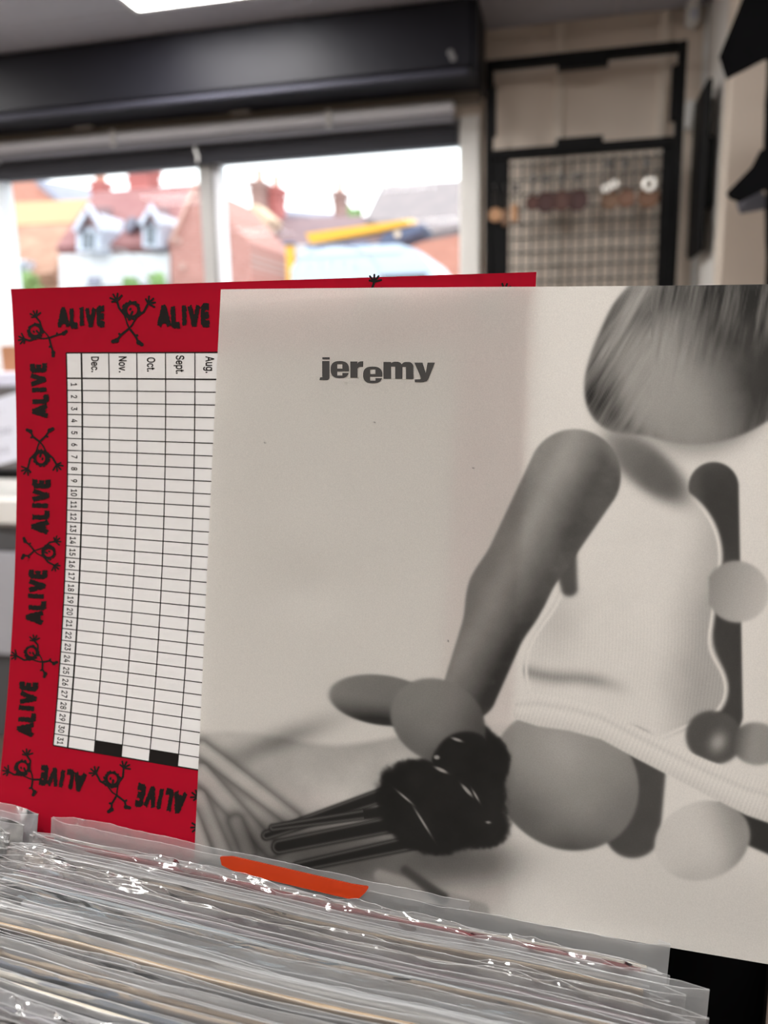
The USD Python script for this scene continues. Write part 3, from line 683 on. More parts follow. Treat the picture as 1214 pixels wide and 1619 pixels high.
part('grid_border', cat(*(flat_cal(cline(*q, w=.024), .00034) for q in ((C0, 0, C1, 0), (C0, R1, C1, R1), (C0, 0, C0, R1), (C1, 0, C1, R1)))), m_ink, po)
for c in (2, 4): part('blocked_cell', flat_cal(sbox(c, R1 - 1, c + 1, R1), .00036), m_ink, po)
def cal_text(txt, c, r, cap_c, stretch, bold=True):
    """Lettering turned a quarter right: it reads down the rows, its tops face right."""
    pl = text_poly(txt, bold); x0, y0, x1, y1 = pl.bounds
    pl = affinity.translate(pl, -(x0 + x1) / 2 if stretch > 0 else 0, -.5)
    pl = affinity.affine_transform(pl, [0, cap_c, cap_c * 2.33 * abs(stretch), 0, c, r])
    return flat_cal(pl, .00036, .5)
for k, mth in enumerate(('Dec.', 'Nov.', 'Oct.', 'Sept.', 'Aug.')): part('month_label', cal_text(mth, 1.5 + k, .95, .27, .72), m_ink, po)
for d in range(1, 32): part('day_number', cal_text(str(d), .70, 2.62 + d - 1, .22, .72), m_ink, po)

# hand-drawn block lettering and stick figures around the border
STROKES = {'A': [[(0.02, 0), (.40, 1), (.78, 0)], [(.2, .30), (.6, .30)], [(.40, .9), (.40, .3)]], 'L': [[(.12, 1), (.12, .06), (.62, .06)]], 'I': [[(.16, 1), (.16, 0)]],
           'V': [[(.02, 1), (.34, .02), (.66, 1)], [(.34, .4), (.34, .1)]], 'E': [[(.6, .92), (.12, .92), (.12, .08), (.62, .08)], [(.12, .5), (.55, .5)]]}
def rough(pl, seed, amp):
    rg = np.random.default_rng(seed); out = []
    for g in getattr(pl, 'geoms', [pl]):
        L = g.exterior.length; k = int(L / .05); ph = rg.uniform(0, 6.28, 6)
        pts = []
        for s in range(k):
            q = g.exterior.interpolate(s * L / k); a = rg.normal(0, amp)
            pts.append((q.x + a, q.y + rg.normal(0, amp)))
        o = Polygon(pts).buffer(0)
        for r in g.interiors: o = o.difference(Polygon(r))
        out.append(o)
    return unary_union(out)
def alive(seed):
    x, ms = 0.0, []
    for ch, adv in (('A', .98), ('L', .80), ('I', .56), ('V', .90), ('E', .80)):
        s = unary_union([LineString(q).buffer(.17, cap_style=2, join_style=3) for q in STROKES[ch]])
        ms.append(affinity.translate(s, x + .06, random.uniform(-.04, .04))); x += adv
    pl = rough(unary_union(ms), seed, .022)
    return affinity.translate(affinity.scale(pl, 1 / x, 1, origin=(0, 0)), -.5, -.5)
def stick_figure(seed):
    """A generic dancing stick figure: shaggy ring of hair, raised arms, splayed fingers, bent legs. Head at (0, 0), feet below."""
    rg = random.Random(seed); L = lambda p, w=.05: LineString(p).buffer(w, cap_style=1)
    hair = Point(0, 0).buffer(.30, 12).difference(affinity.scale(Point(.03, .02).buffer(.19, 12), .95, 1.05))
    tufts = [affinity.translate(Point(0, 0).buffer(.075, 6), .29 * math.cos(a), .29 * math.sin(a)) for a in np.linspace(0, 6.0, 14)]
    g = [rough(unary_union([hair] + tufts), seed, .022), L([(.02, -.14), (.05, -.05)], .045), L([(-.05, .02), (-.03, .06)], .04)]
    hub = (.04 + rg.uniform(-.05, .05), -.66)
    g += [L([(-.2, -.24), (-.08, -.5), hub], .03), L([(.22, -.22), (.12, -.5), hub], .03)]
    for s in (-1, 1):
        hand = (s * .55 + rg.uniform(-.06, .06), .34 + rg.uniform(-.1, .1)); sh = (s * .2, -.22)
        g.append(L([sh, (s * .46, .02), hand], .042))
        for a in (-70, -28, 12, 55, 95):
            b = math.radians(90 - s * 38 + a * .9 - 10); ln = .26 if a != 95 else .18
            g.append(L([hand, (hand[0] + ln * math.cos(b), hand[1] + ln * math.sin(b))], .036))
        knee = (hub[0] + s * .26, hub[1] - .20 - rg.uniform(0, .1)); foot = (knee[0] + s * rg.uniform(.0, .22), knee[1] - .22)
        g += [L([hub, knee, foot], .042), Point(foot).buffer(.09, 8), L([foot, (foot[0] + s * .13, foot[1] - .06)], .07), L([knee, (knee[0] + s * .07, knee[1] + .03)], .045)]
    return unary_union(g)
def put(pl, cx, cy, sx, sy, ang):
    """Design units (y up) -> poster pixels, turned by ang degrees anticlockwise as seen."""
    pl = affinity.rotate(affinity.scale(pl, sx, sy, origin=(0, 0)), ang, origin=(0, 0))
    return affinity.translate(affinity.scale(pl, 1, -1, origin=(0, 0)), cx, cy)
for k, (cx, cy, ln, ht, ang) in enumerate(((130, 501, 76, 29, 1), (292, 499, 84, 32, 1), (62, 616, 88, 23, 92), (64.5, 799, 88, 25, 88), (58, 942, 88, 25, 87), (43, 1119, 88, 25, 85), (98, 1231, 74, 28, 171), (253, 1263, 80, 32, 169))):
    part('lettering', flat(put(alive(20 + k), cx, cy, ln, ht, ang), on_poster, 14, .0003), m_ink, po)
for k, (cx, cy, s, ang) in enumerate(((56, 524, 37, 62), (208, 491, 43, -9), (66, 724, 39, 182), (77, 873, 34, -95), (50, 1032, 35, 48), (36, 1214, 37, 40), (177, 1232, 40, 11), (372, 500, 43, 90), (330, 1282, 43, 90), (603, 470, 43, -40), (775, 477, 43, 15))):
    part('stick_figure', flat(put(stick_figure(40 + k), cx, cy, s, s, ang), on_poster, 14, .0003), m_ink, po)

# ---- the printed sheet: a monochrome print of soft rounded shapes (a plain stand-in), grey title lettering
def tone(px, py):
    """Reflectance of the print (share of the bare paper), at photo pixels. Abstract rounded stones, a pale ribbed band and dark rods."""
    g = lambda a: np.exp(-a)
    def paint(T, d, val, soft=1.6):
        a = 1 / (1 + np.exp(np.clip(d / (soft * (.55 if soft < 4 else 1)), -40, 40))); return T * (1 - a) + val * a
    def capsule(ax, ay, bx_, by_, ra, rb):
        ux, uy = bx_ - ax, by_ - ay; h = np.clip(((px - ax) * ux + (py - ay) * uy) / (ux * ux + uy * uy), 0, 1)
        return np.hypot(px - ax - h * ux, py - ay - h * uy) - (ra + (rb - ra) * h), h
    def oval(cx, cy, rx, ry, deg=0):
        c, s = math.cos(math.radians(deg)), math.sin(math.radians(deg)); X, Y = (px - cx) * c + (py - cy) * s, -(px - cx) * s + (py - cy) * c
        r = np.hypot(X / rx, Y / ry); return (r - 1) * min(rx, ry), X / rx, Y / ry
    def smin(a, b, k):
        h = np.clip(.5 + .5 * (b - a) / k, 0, 1); return b * (1 - h) + a * h - k * h * (1 - h)
    pts = np.stack([px / 60, py / 60, 0 * px], -1); n1 = meshkit.fbm(pts, 4, 3) - .5; n2 = meshkit.fbm(pts * 3, 3, 9) - .5
    # ground: bare paper above, soft cloth-like grey below a gently sloping line
    T = np.ones_like(px)
    horizon = 1160 + 30 * np.sin((px - 420) / 120) * g(((px - 480) / 160) ** 2) - .05 * (px - 330)
    low = smooth01((py - horizon) / 14) * smooth01((860 - px) / 90)
    folds = .74 + .35 * n1 + .14 * np.sin((px * .5 + py) / 34) * g(((py - 1190) / 60) ** 2) + .10 * smooth01((py - 1235) / 50)
    T = T * (1 - low) + np.clip(folds, .35, 1.0) * low
    T = T * (1 - .55 * g(((px - 440) / 90) ** 2 + ((py - 1172 + (px - 440) * .35) / 20) ** 2))
    # right background below the big stone
    d, X, Y = oval(1090, 1420, 260, 70, 12); T = T * (1 - .12 / (1 + np.exp(d / 14)))
    # dark tall form, far right
    d, h = capsule(1128, 770, 1140, 1130, 40, 34); T = paint(T, d, .075 + .03 * n1 + .05 * smooth01((1120 - px) / 30))
    # large pale form
    d1, _ = capsule(958, 712, 1010, 850, 34, 66); d2, _ = capsule(1020, 880, 990, 1050, 122, 128); d3, _ = capsule(920, 1060, 1100, 1090, 92, 50)
    d = smin(smin(d1, d2, 50), d3, 50)
    rib = np.sin((px + 14 * np.sin(py / 90)) * 1.15) * .035
    body = .97 + rib * smooth01((py - 900) / 120) - .42 * smooth01((px - 1045 - 28 * np.sin(py / 100)) / 95) - .20 * g(((px - 880) / 40) ** 2 + ((py - 985) / 60) ** 2) - .5 * g(((py - 1072 - .0022 * (px - 900) ** 2 * np.sign(px - 900)) / 12) ** 2) * smooth01((1010 - px) / 80) + .10 * n1
    T = paint(T, d, np.clip(body, .3, 1.04), 2)
    T = paint(T, np.abs(d + 5) - 2.2, 1.0, 1.5)
    # pale triangular fold and dark wedge at its left
    d, _ = capsule(885, 830, 900, 930, 26, 14); T = paint(T, d, .11 + .05 * n1, 3)
    d, X, Y = oval(1165, 935, 50, 48, 20); T = paint(T, np.maximum(d, 1120 - px), .55 + .2 * X, 2.2)
    # long grey form leaning from the upper middle to the lower left
    d1, h1 = capsule(908, 752, 800, 940, 74, 56); d2, h2 = capsule(800, 940, 742, 1095, 54, 44); d = smin(d1, d2, 30)
    u = (px - (908 - (py - 752) * .50)) / 62
    shade = .32 - .20 * smooth01((u + .25) / .9) + .12 * g((u + .55) ** 2 / .1) - .06 * smooth01((py - 880) / 220) + .09 * n1 + .04 * n2
    T = paint(T, d, np.clip(shade, .06, 1), 1.8)
    # great dark stone, upper right, streaked, with a lighter stone in front of it
    d1, X, Y = oval(1120, 545, 182, 152, -24); d2, X2, Y2 = oval(985, 610, 58, 72, 20)
    st = meshkit.fbm(np.stack([(px * .86 + py * .5) / 7, (py * .86 - px * .5) / 75, 0 * px], -1), 3, 21) - .5
    st2 = meshkit.fbm(np.stack([(px * .97 + py * .2) / 8, (py * .97 - px * .2) / 80, 0 * px], -1), 3, 22) - .5
    st = np.where(px < 1030, st, st2)
    hs = .12 + .40 * st + .28 * g(((px - 985 + (py - 520) * .42) / 22) ** 2) * smooth01((640 - py) / 120) - .06 * smooth01((px - 1060) / 120)
    T = paint(T, smin(d1, d2, 40), np.clip(hs, .035, .8), 2.4)
    d, X, Y = oval(1100, 600, 120, 118, -30)
    fs = .44 - .34 * smooth01((X + .35) / 1.1) - .08 * smooth01((Y + .2) / 1.2) + .10 * n1 + .22 * st * smooth01((Y * -1 + .2) / .8)
    T = paint(T, d, np.clip(fs, .07, 1), 9)
    d, X, Y = oval(1022, 738, 84, 34, 40); T = paint(T, d, np.clip(.20 - .1 * X + .08 * n1, .05, 1), 4)
    # small stones: left, and the grey one on the dark heap
    d, X, Y = oval(604, 1108, 86, 40, 8); T = paint(T, d, np.clip(.30 - .26 * smooth01((Y + .1) / 1.0) - .06 * X + .06 * n1, .05, 1), 1.6)
    # big grey stone with a shaded right side, dark hollow, pale stone
    d, _ = capsule(985, 1215, 1000, 1310, 70, 46); T = paint(T, d, .10 + .04 * n1, 2.5)
    d, X, Y = oval(893, 1232, 122, 106, 38)
    ks = .40 - .24 * smooth01((Y - .05) / .9) + .12 * g(((X + .3) / .35) ** 2 + ((Y + .35) / .4) ** 2) - .14 * smooth01((X - .2) / .8) + .06 * n1
    T = paint(T, d, np.clip(ks, .08, 1), 2)
    d, _ = capsule(1160, 1290, 1240, 1330, 34, 30); T = paint(T, d, .05, 2)
    d, X, Y = oval(1110, 1328, 76, 62, -18); T = paint(T, d, np.clip(.82 - .4 * smooth01((X - .0) / .9) - .12 * smooth01((Y - .3) / .7) + .10 * n1, .12, 1), 2)
    d, X, Y = oval(1128, 1165, 46, 42, 25); T = paint(T, d, np.clip(.12 + .35 * g(((X - .2) / .25) ** 2 + ((Y - .1) / .35) ** 2) + .05 * n1, .06, .6), 2.5)
    d, X, Y = oval(1195, 1175, 40, 34, 10); T = paint(T, d, .42 - .3 * smooth01((-X) / 1) + .05 * n1, 2.5)
    # pale ribbed band
    bxs = np.array([812, 850, 900, 950, 1000, 1060, 1120, 1180, 1250, 1330.]); bys = np.array([1120, 1118, 1126, 1140, 1166, 1196, 1226, 1252, 1272, 1280.])
    cy = np.interp(px, bxs, bys); hw = np.interp(px, [812, 850, 950, 1100, 1214], [12, 26, 24, 27, 34])
    d = np.where(px > 812, np.abs(py - cy - 4) - hw, 40); ribs = 1 + .05 * np.sin(px * 1.0 + (py - cy) * .35) - .22 * smooth01((py - cy) / hw * 1.0 - .1) * .6 - .1 * g(((py - cy + 6) / 5) ** 2)
    T = paint(T, d, np.clip(ribs, .4, 1.05), 1.6)
    # the dark heap, its rods, and the pale rods
    heap = smin(smin(oval(700, 1272, 104, 80, -8)[0], oval(640, 1240, 44, 34, 0)[0], 20), oval(745, 1205, 62, 60, 30)[0], 20)
    heap = smin(heap, oval(770, 1310, 40, 30, 0)[0], 16) + 10 * n2
    for a in (((318, 1184, 462, 1296, 13, 12), .74), ((316, 1222, 428, 1344, 15, 12), .70), ((312, 1262, 352, 1350, 14, 13), .62), ((300, 1290, 322, 1350, 13, 13), .66), ((372, 1300, 392, 1350, 12, 12), .45)):
        d, h = capsule(*a[0]); T = paint(T, d - 5, .16, 4)
        T = paint(T, d, np.clip((a[1] + .25 * n1) * (1 - .45 * smooth01((d + 10) / 12)), .05, 1), 1.2)
    shadow = smin(oval(520, 1350, 150, 52, 10)[0], oval(700, 1360, 120, 40, 0)[0], 40); T = T * (1 - .80 / (1 + np.exp(shadow / 9)))
    for a in ((420, 1322, 640, 1246, 9, 14), (440, 1340, 690, 1290, 13, 15), (470, 1372, 720, 1318, 10, 14), (430, 1310, 600, 1285, 7, 10)):
        d, h = capsule(*a); T = paint(T, d, .030 + .10 * g(((d + 4) / 1.6) ** 2) * (h < .85), 1.3)
    T = paint(T, heap, np.clip(.028 + .02 * n1, .015, .1), 2.2)
    for cx, cy_, rx, ry, dg in ((690, 1198, 4, 3, 0), (697, 1218, 9, 2.4, 24), (738, 1250, 10, 2.4, 48), (668, 1300, 16, 1.4, 58), (722, 1170, 7, 2, 18), (752, 1258, 7, 1.3, 60), (640, 1262, 10, 1.3, 40), (772, 1300, 3, 1.5, 0)):
        T = paint(T, oval(cx, cy_, rx, ry, dg)[0], .5, .8)
    d, X, Y = oval(692, 1140, 78, 64, 28)
    fs = .34 - .22 * smooth01((X + .1) / 1.0) - .10 * smooth01((Y - .1) / .8) + .07 * n1
    T = paint(T, np.maximum(d, -(oval(735, 1212, 54, 56, 30)[0]) - 0), np.clip(fs, .06, 1), 2)
    for a in (((600, 1385, 760, 1440, 9, 14), .5), ((640, 1376, 700, 1420, 7, 10), .1)):
        d, _ = capsule(*a[0]); T = paint(T, d, a[1], 3)
    # a few printing specks
    for cx, cy_ in ((592, 668), (748, 740), (708, 1014), (420, 700)): T = paint(T, np.hypot(px - cx, py - cy_) - 1.1, .12, .5)
    return np.clip(T, .012, 1.05)
ps = thing('printed_sheet', 'large cream sheet with an abstract black-and-white print and small grey lower-case title', 'printed sheet')
m_sheet = paper_mat('cream_printed_paper', (.6, .6, .6), .42, .38, attr=True)
nx, ny = 520, 560
XS_, TS_ = np.meshgrid(np.linspace(0, 1, nx), np.linspace(0, 1, ny))
_xl = lambda t: 350 - 44.0 * t; _xr = lambda t: 1376 - 55.0 * t
px = _xl(TS_ * 1.0) + XS_ * (_xr(TS_) - _xl(TS_))
_top = 458 - .0104 * (px - 350); _bot = 1497 + .181 * (px - 1058)
py = _top + TS_ * (_bot - _top)
v = on_sheet(px, py).reshape(-1, 3)
i, j = np.meshgrid(np.arange(ny - 1), np.arange(nx - 1), indexing='ij'); a = (i * nx + j).ravel()
q = np.column_stack([a, a + nx, a + nx + 1, a + 1])
pap = part('paper', trimesh.Trimesh(v, np.vstack([q[:, [0, 1, 2]], q[:, [0, 2, 3]]]), process=False), m_sheet, ps, smooth=True)
PAPER = np.array([.73, .70, .655])
rgb = (tone(px, py)[..., None] * PAPER).reshape(-1, 3).astype(np.float32)
UsdGeom.PrimvarsAPI(UsdGeom.Mesh(pap)).CreatePrimvar('print_tone', Sdf.ValueTypeNames.Color3fArray, 'vertex').Set(Vt.Vec3fArray.FromNumpy(rgb))

# the title: heavy wide lower-case letters, one of them dropped below the line (drawn in a 3.372-times enlargement)
def letter_e(x0, y0, x1, y1, bar):
    w, h = x1 - x0, y1 - y0; cx, cy = (x0 + x1) / 2, (y0 + y1) / 2
    def sup(rx, ry, p=2.6): t = np.linspace(0, 2 * np.pi, 72, endpoint=False); return Polygon(np.column_stack([cx + rx * np.sign(np.cos(t)) * np.abs(np.cos(t)) ** (2 / p), cy + ry * np.sign(np.sin(t)) * np.abs(np.sin(t)) ** (2 / p)]))
    o = sup(w / 2, h / 2).difference(sbox(cx - w * .14, y0 + h * .17, cx + w * .14, cy - h * .055)).difference(sbox(cx - w * .14, cy + h * .10, cx + w * .14, y1 - h * .15))
    return o.difference(sbox(cx + w * .10, cy + h * .10, x1 + 5, cy + h * .20))
def arch(x0, x1, y0, y1, st, r=26):
    """A stem with a shoulder: the right half of an n."""
    o = sbox(x0, y0, x1, y1 + 20).buffer(-r).buffer(r); o = o.intersection(sbox(x0, y0, x1, y1))
    return o.difference(sbox(x0 - 5, y0 + 26, x1 - st, y1 + 5))
J = unary_union([sbox(373, 86, 412, 97), sbox(372, 106, 411, 190), Polygon([(411, 185), (411, 198), (403, 206), (358, 207), (360, 193), (372, 191)])])
Rr = unary_union([sbox(521, 108, 559, 194), Polygon([(555, 128), (563, 112), (576, 107), (590, 107), (589, 136), (568, 136), (559, 146)])])
Mm = unary_union([sbox(697, 110, 737, 199), arch(730, 797, 109, 199, 38), arch(790, 856, 110, 200, 40)])
Yy = unary_union([Polygon([(861, 113), (904, 113), (921, 168), (931, 113), (970, 113), (935, 200), (926, 212), (908, 217), (863, 217), (862, 203), (893, 201), (897, 195)])])
m_title = mat('grey_title_print', (.055, .052, .05), .6, spec=.2)
for g_ in (J, letter_e(417, 106, 514, 196, 0), Rr, letter_e(589, 135, 691, 223, 0), Mm, Yy):
    g_ = affinity.affine_transform(g_, [1 / 3.372, 0, 0, 1 / 3.372, 400, 540])
    part('title_letter', flat(g_, on_sheet, 12, .00025), m_title, ps)

# ================================================================== THE BIN AND ITS RECORDS
A0 = at_plane(np.array(84.), np.array(1289.), SO + SN * .004, SN)      # back record's sleeve, upper corners
B0 = at_plane(np.array(1060.), np.array(1499.), SO + SN * .004, SN)
E1 = unit(B0 - A0); WID = float(np.linalg.norm(B0 - A0))
HN = np.array([SN[0], SN[1], 0.0]); HN = unit(HN - E1 * (HN @ E1)); 
DN = DV - E1 * (DV @ E1); DN = unit(DN)                              # down the records
NN = unit(np.cross(E1, DN)); NN = NN if NN @ SN > 0 else -NN
def plastic_mat(name, alpha, tint, rough, bump, scale, gloss):
    MATS[name] = usdkit.material(stage, f'{LOOKS}/{name}', {
        'g': ('geometry', {}), 'mp': ('mapping', {'scale': scale}), 'n': ('noise_texture', {'scale': 1.0, 'detail': 2.0, 'distortion': .4}),
        'b': ('bump', {'strength': bump, 'distance': .0015}),
        't': ('transparent_bsdf', {'color': (.97, .97, .97)}), 'd': ('diffuse_bsdf', {'color': tint}),
        'l': ('translucent_bsdf', {'color': tint}), 'mx': ('mix_closure', {'fac': .45}), 'm': ('mix_closure', {'fac': alpha}),
        'gl': ('glossy_bsdf', {'color': (1, 1, 1), 'roughness': rough}), 'fr': ('fresnel', {'IOR': 1.5}), 'm2': ('mix_closure', {}),
        'fm': ('math', {'math_type': 'multiply', 'value2': gloss})},
        [('g.position', 'mp.vector'), ('mp.vector', 'n.vector'), ('n.fac', 'b.height'),
         ('b.normal', 'd.normal'), ('b.normal', 'gl.normal'), ('b.normal', 'fr.normal'), ('d.BSDF', 'mx.closure1'), ('l.BSDF', 'mx.closure2'),
         ('t.BSDF', 'm.closure1'), ('mx.closure', 'm.closure2'), ('m.closure', 'm2.closure1'), ('gl.BSDF', 'm2.closure2'), ('fr.fac', 'fm.value1'), ('fm.value', 'm2.fac')], surface='m2.closure')
    return MATS[name]
PL = {'clear': plastic_mat('clear_polythene', .14, (.76, .76, .77), .10, .35, (14, 120, 120), 1.0), 'frosted': plastic_mat('frosted_polythene', .33, (.74, .75, .76), .18, .35, (12, 100, 100), 1.6),
      'creased': plastic_mat('creased_polythene', .15, (.80, .78, .78), .15, .9, (45, 160, 160), 3.0)}
m_rim = usdkit.material(stage, LOOKS + '/polythene_cut_edge', {'p': ('principled_bsdf', {'base_color': (.72, .72, .73), 'roughness': .25}), 't': ('transparent_bsdf', {}), 'm': ('mix_closure', {'fac': .30})},
                        [('t.BSDF', 'm.closure1'), ('p.BSDF', 'm.closure2')], surface='m.closure')
COV = {'cream': (.47, .43, .36), 'tan': (.36, .27, .18), 'white': (.56, .55, .53), 'grey': (.17, .175, .19), 'pale blue': (.36, .43, .48), 'dark blue': (.035, .06, .10), 'mauve': (.23, .17, .19), 'black': (.012, .012, .013), 'brown': (.13, .085, .05), 'dark red': (.18, .03, .035), 'silver-grey': (.36, .365, .38)}
MC = {k: mat(k.replace(' ', '_').replace('-', '_') + '_card', c, .6, .12, 90) for k, c in COV.items()}
def common_wave(s, k):
    """The lie of the pack: sleeves nest, so neighbours share their waves."""
    return .0016 * np.sin(s * 4.2 + k * 6.0) + .0008 * np.sin(s * 11 + 1.3 + k * 17)
def sleeve(k, da, db, flap, top_l, top_r, cover_t, kind, seed):
    """Clear sleeve: front and back sheet joined at the sides, open at the top, standing a little above the cover inside it.
    Returns the sheets and the thin cut edge along their tops."""
    rg = np.random.default_rng(seed); n = 190 if kind != 'clear' else 90
    hs = np.array([0, .0015, .003, .0045, .006, .008, .010, .0125, .016, .022, .03, .06, .15, WID])
    s = np.linspace(0, 1, n); ph = rg.uniform(0, 6.28, 5); amp = rg.uniform(.4, 1.1)
    crump = {'creased': .0060, 'frosted': .0026, 'clear': .0006}[kind]
    edge = .0003 * np.sin(s * 21 + ph[0]) + .0002 * np.sin(s * 47 + ph[1]) + .0016 * (meshkit.fbm(np.column_stack([s * 7, s * 0 + seed, s * 0]), 3, seed) - .5)
    patch = smooth01((meshkit.fbm(np.column_stack([s * 3.2, s * 0 + seed * 1.7, s * 0]), 2, seed + 2) - (.38 if kind == 'creased' else .48)) * 5) if kind != 'clear' else np.ones(n)
    fold = np.zeros(n) if kind != 'creased' else -.016 * patch * (1.15 - 1.0 * s) * (meshkit.fbm(np.column_stack([s * 9, s * 0 + seed * .7, s * 0]), 3, seed + 8) - .25)
    L = WID + da + db; out = []
    for side in (1, -1):
        for h in hs:
            near = np.exp(-h / .009)
            f1 = meshkit.fbm(np.column_stack([s * 34 + 50 * side, s * 0 + seed, s * 0 + h * 130]), 3, seed + 5) - .5
            gap = side * (cover_t / 2 + .0004 + near * (.0005 * amp * (1 + np.sin(s * 9 + ph[2] + side)))) + crump * patch * f1 * np.exp(-h / .013) + near * crump * .9 * patch * side * (kind != 'creased') + fold * np.exp(-h / .0045)
            gap = gap * np.clip(np.minimum(s, 1 - s) * 30, .12, 1)
            p = A0 + E1 * ((-da + s * L)[:, None]) + HN * (k + common_wave(s, k) * np.exp(-h / .12))[:, None] + NN * gap[:, None]
            p = p + DN * (h - (top_l + (top_r - top_l) * s + edge) * np.exp(-h / .03))[:, None]
            out.append(p)
    v = np.vstack(out); nh = len(hs); f = []
    idx = lambda sd, r, c: (sd * nh + r) * n + c
    for sd in (0, 1):
        for r in range(nh - 1):
            for c in range(n - 1):
                a, b, c_, d = idx(sd, r, c), idx(sd, r + 1, c), idx(sd, r + 1, c + 1), idx(sd, r, c + 1)
                f += [(a, b, c_), (a, c_, d)] if sd == 0 else [(a, c_, b), (a, d, c_)]
    for r in range(nh - 1):
        for c in (0, n - 1):
            a, b, c_, d = idx(0, r, c), idx(0, r + 1, c), idx(1, r + 1, c), idx(1, r, c)
            f += [(a, b, c_), (a, c_, d)]
    rim = cat(tube(out[0], .00016, 4), tube(out[nh], .00016, 4))
    return trimesh.Trimesh(v, np.array(f), process=False), rim
def put_sleeve(parent, pl, *a):
    m, rim = sleeve(*a)
    part('plastic_sleeve', m, PL[pl], parent, smooth=60); part('sleeve_edge', rim, m_rim, parent)
def cover(k, flap, t, wl=.006, tilt=0.0, n=24):
    s = np.linspace(0, 1, n); L = .311; e = t / 2; prof = [(-e, .31), (-e, e * .6), (-e * .55, 0), (e * .55, 0), (e, e * .6), (e, .31)]
    out = []
    for dz, h in prof:
        p = A0 + E1 * ((wl + s * L)[:, None]) + HN * (k + common_wave((wl + s * L) / WID, k) * math.exp(-h / .12))[:, None] + NN * dz + DN * (h + flap + tilt * (s - .5))[:, None]
        out.append(p)
    v = np.vstack(out); m = len(prof); f = []
    for r in range(m):
        r2 = (r + 1) % m
        for c in range(n - 1):
            a, b, c_, d = r * n + c, r2 * n + c, r2 * n + c + 1, r * n + c + 1; f += [(a, b, c_), (a, c_, d)]
    for c in (0, n - 1):
        for r in range(1, m - 1): f.append((c, r * n + c, (r + 1) * n + c))
    t_ = trimesh.Trimesh(v, np.array(f), process=False); 
    if t_.volume < 0: t_.invert()
    return t_
#        step(mm) flap(mm) thick(mm) cover colour, plastic, left out, right out, top left, top right (mm)
REC = [(0, 14, 2.4, 'white', 'frosted', 0, 0, 0, 0), (8.0, 6, 3.0, 'cream', 'frosted', 2, -6, -5, -6), (3.8, 3, 3.0, 'dark red', 'clear', 3, -1, -3, -4), (3.8, 7, 3.0, 'mauve', 'creased', -2, -5, 2, 0),
       (4.0, 4, 3.2, 'silver-grey', 'frosted', 2, 14, -1, 0), (4.0, 3, 3.4, 'tan', 'clear', 4, 4, 1, 0), (4.2, 5, 3.2, 'cream', 'creased', 2, -3, 2, -1), (4.0, 8, 3.2, 'mauve', 'creased', 5, 12, 1, 0),
       (4.2, 4, 3.4, 'mauve', 'clear', 3, 6, 1, 0), (3.6, 4, 3.0, 'pale blue', 'clear', 2, 2, 0, 0), (3.4, 3, 2.8, 'tan', 'clear', 4, 7, 1, 0), (4.6, 9, 3.2, 'pale blue', 'creased', 1, 0, 2, 1),
       (4.2, 5, 3.4, 'silver-grey', 'frosted', 4, 4, -1, 0), (3.6, 4, 3.0, 'white', 'clear', 2, 2, 0, 0), (4.0, 5, 3.2, 'silver-grey', 'frosted', 3, 6, 1, 0), (3.4, 2, 2.6, 'tan', 'clear', 1, 2, -1, 0), (3.0, 3, 2.4, 'black', 'clear', 1, 2, -2, -1),
       (4.2, 7, 3.2, 'silver-grey', 'frosted', 4, 2, 1, 0), (3.8, 4, 3.2, 'brown', 'clear', 2, 4, 0, 0), (3.8, 3, 3.0, 'tan', 'clear', 5, 2, 0, 0), (4.6, 4, 3.8, 'dark blue', 'clear', 2, 4, 0, 0),
       (3.8, 3, 2.8, 'cream', 'clear', 4, 2, 0, 0), (4.4, 7, 3.0, 'silver-grey', 'frosted', 3, 4, 1, 0), (3.8, 4, 3.0, 'grey', 'clear', 2, 2, 0, 0), (4.8, 13, 3.2, 'mauve', 'creased', 5, 4, 4, 1),
       (4.6, 9, 3.2, 'mauve', 'creased', 2, 3, 1, 2), (3.8, 3, 3.0, 'tan', 'clear', 3, 2, 0, 0), (3.6, 3, 2.8, 'grey', 'clear', 4, 2, 0, 0), (4.6, 5, 3.6, 'black', 'frosted', 2, 2, 0, 0),
       (4.0, 3, 3.2, 'dark blue', 'clear', 4, 4, 0, 0), (4.0, 3, 3.2, 'grey', 'clear', 2, 2, 0, 0), (4.6, 5, 3.6, 'black', 'frosted', 3, 4, 0, 0)]
ORD = 'first second third fourth fifth sixth seventh eighth ninth tenth eleventh twelfth thirteenth fourteenth fifteenth sixteenth seventeenth eighteenth nineteenth twentieth'.split()
def ordinal(n):
    if n <= 20: return ORD[n - 1]
    return ('twenty' if n < 30 else 'thirty') + '-' + ORD[n % 10 - 1] if n % 10 else {30: 'thirtieth'}[n]
kpos = 0.0
for n_, (step, flap, thick, col, pl, da, db, tl, tr) in enumerate(REC):
    kpos += step * 1.2 / 1000; thick *= 1.2
    what = {'clear': 'clear', 'frosted': 'cloudy', 'creased': 'creased shiny'}[pl]
    lab = 'record with the orange tab, at the back of the pack' if n_ == 0 else f'{ordinal(n_)} record in front of the tabbed one, {col} cover in {what} plastic'
    t = thing('record', lab, 'record', 'records in plastic sleeves in the black bin')
    part('cover', cover(kpos, flap / 1000, thick / 1000, .006 + RNG.uniform(-.002, .004), RNG.uniform(-.002, .002)), MC[col], t, smooth=40)
    put_sleeve(t, pl, kpos, da / 1000, db / 1000, flap / 1000, tl / 1000, tr / 1000, thick / 1000, pl, 100 + n_)
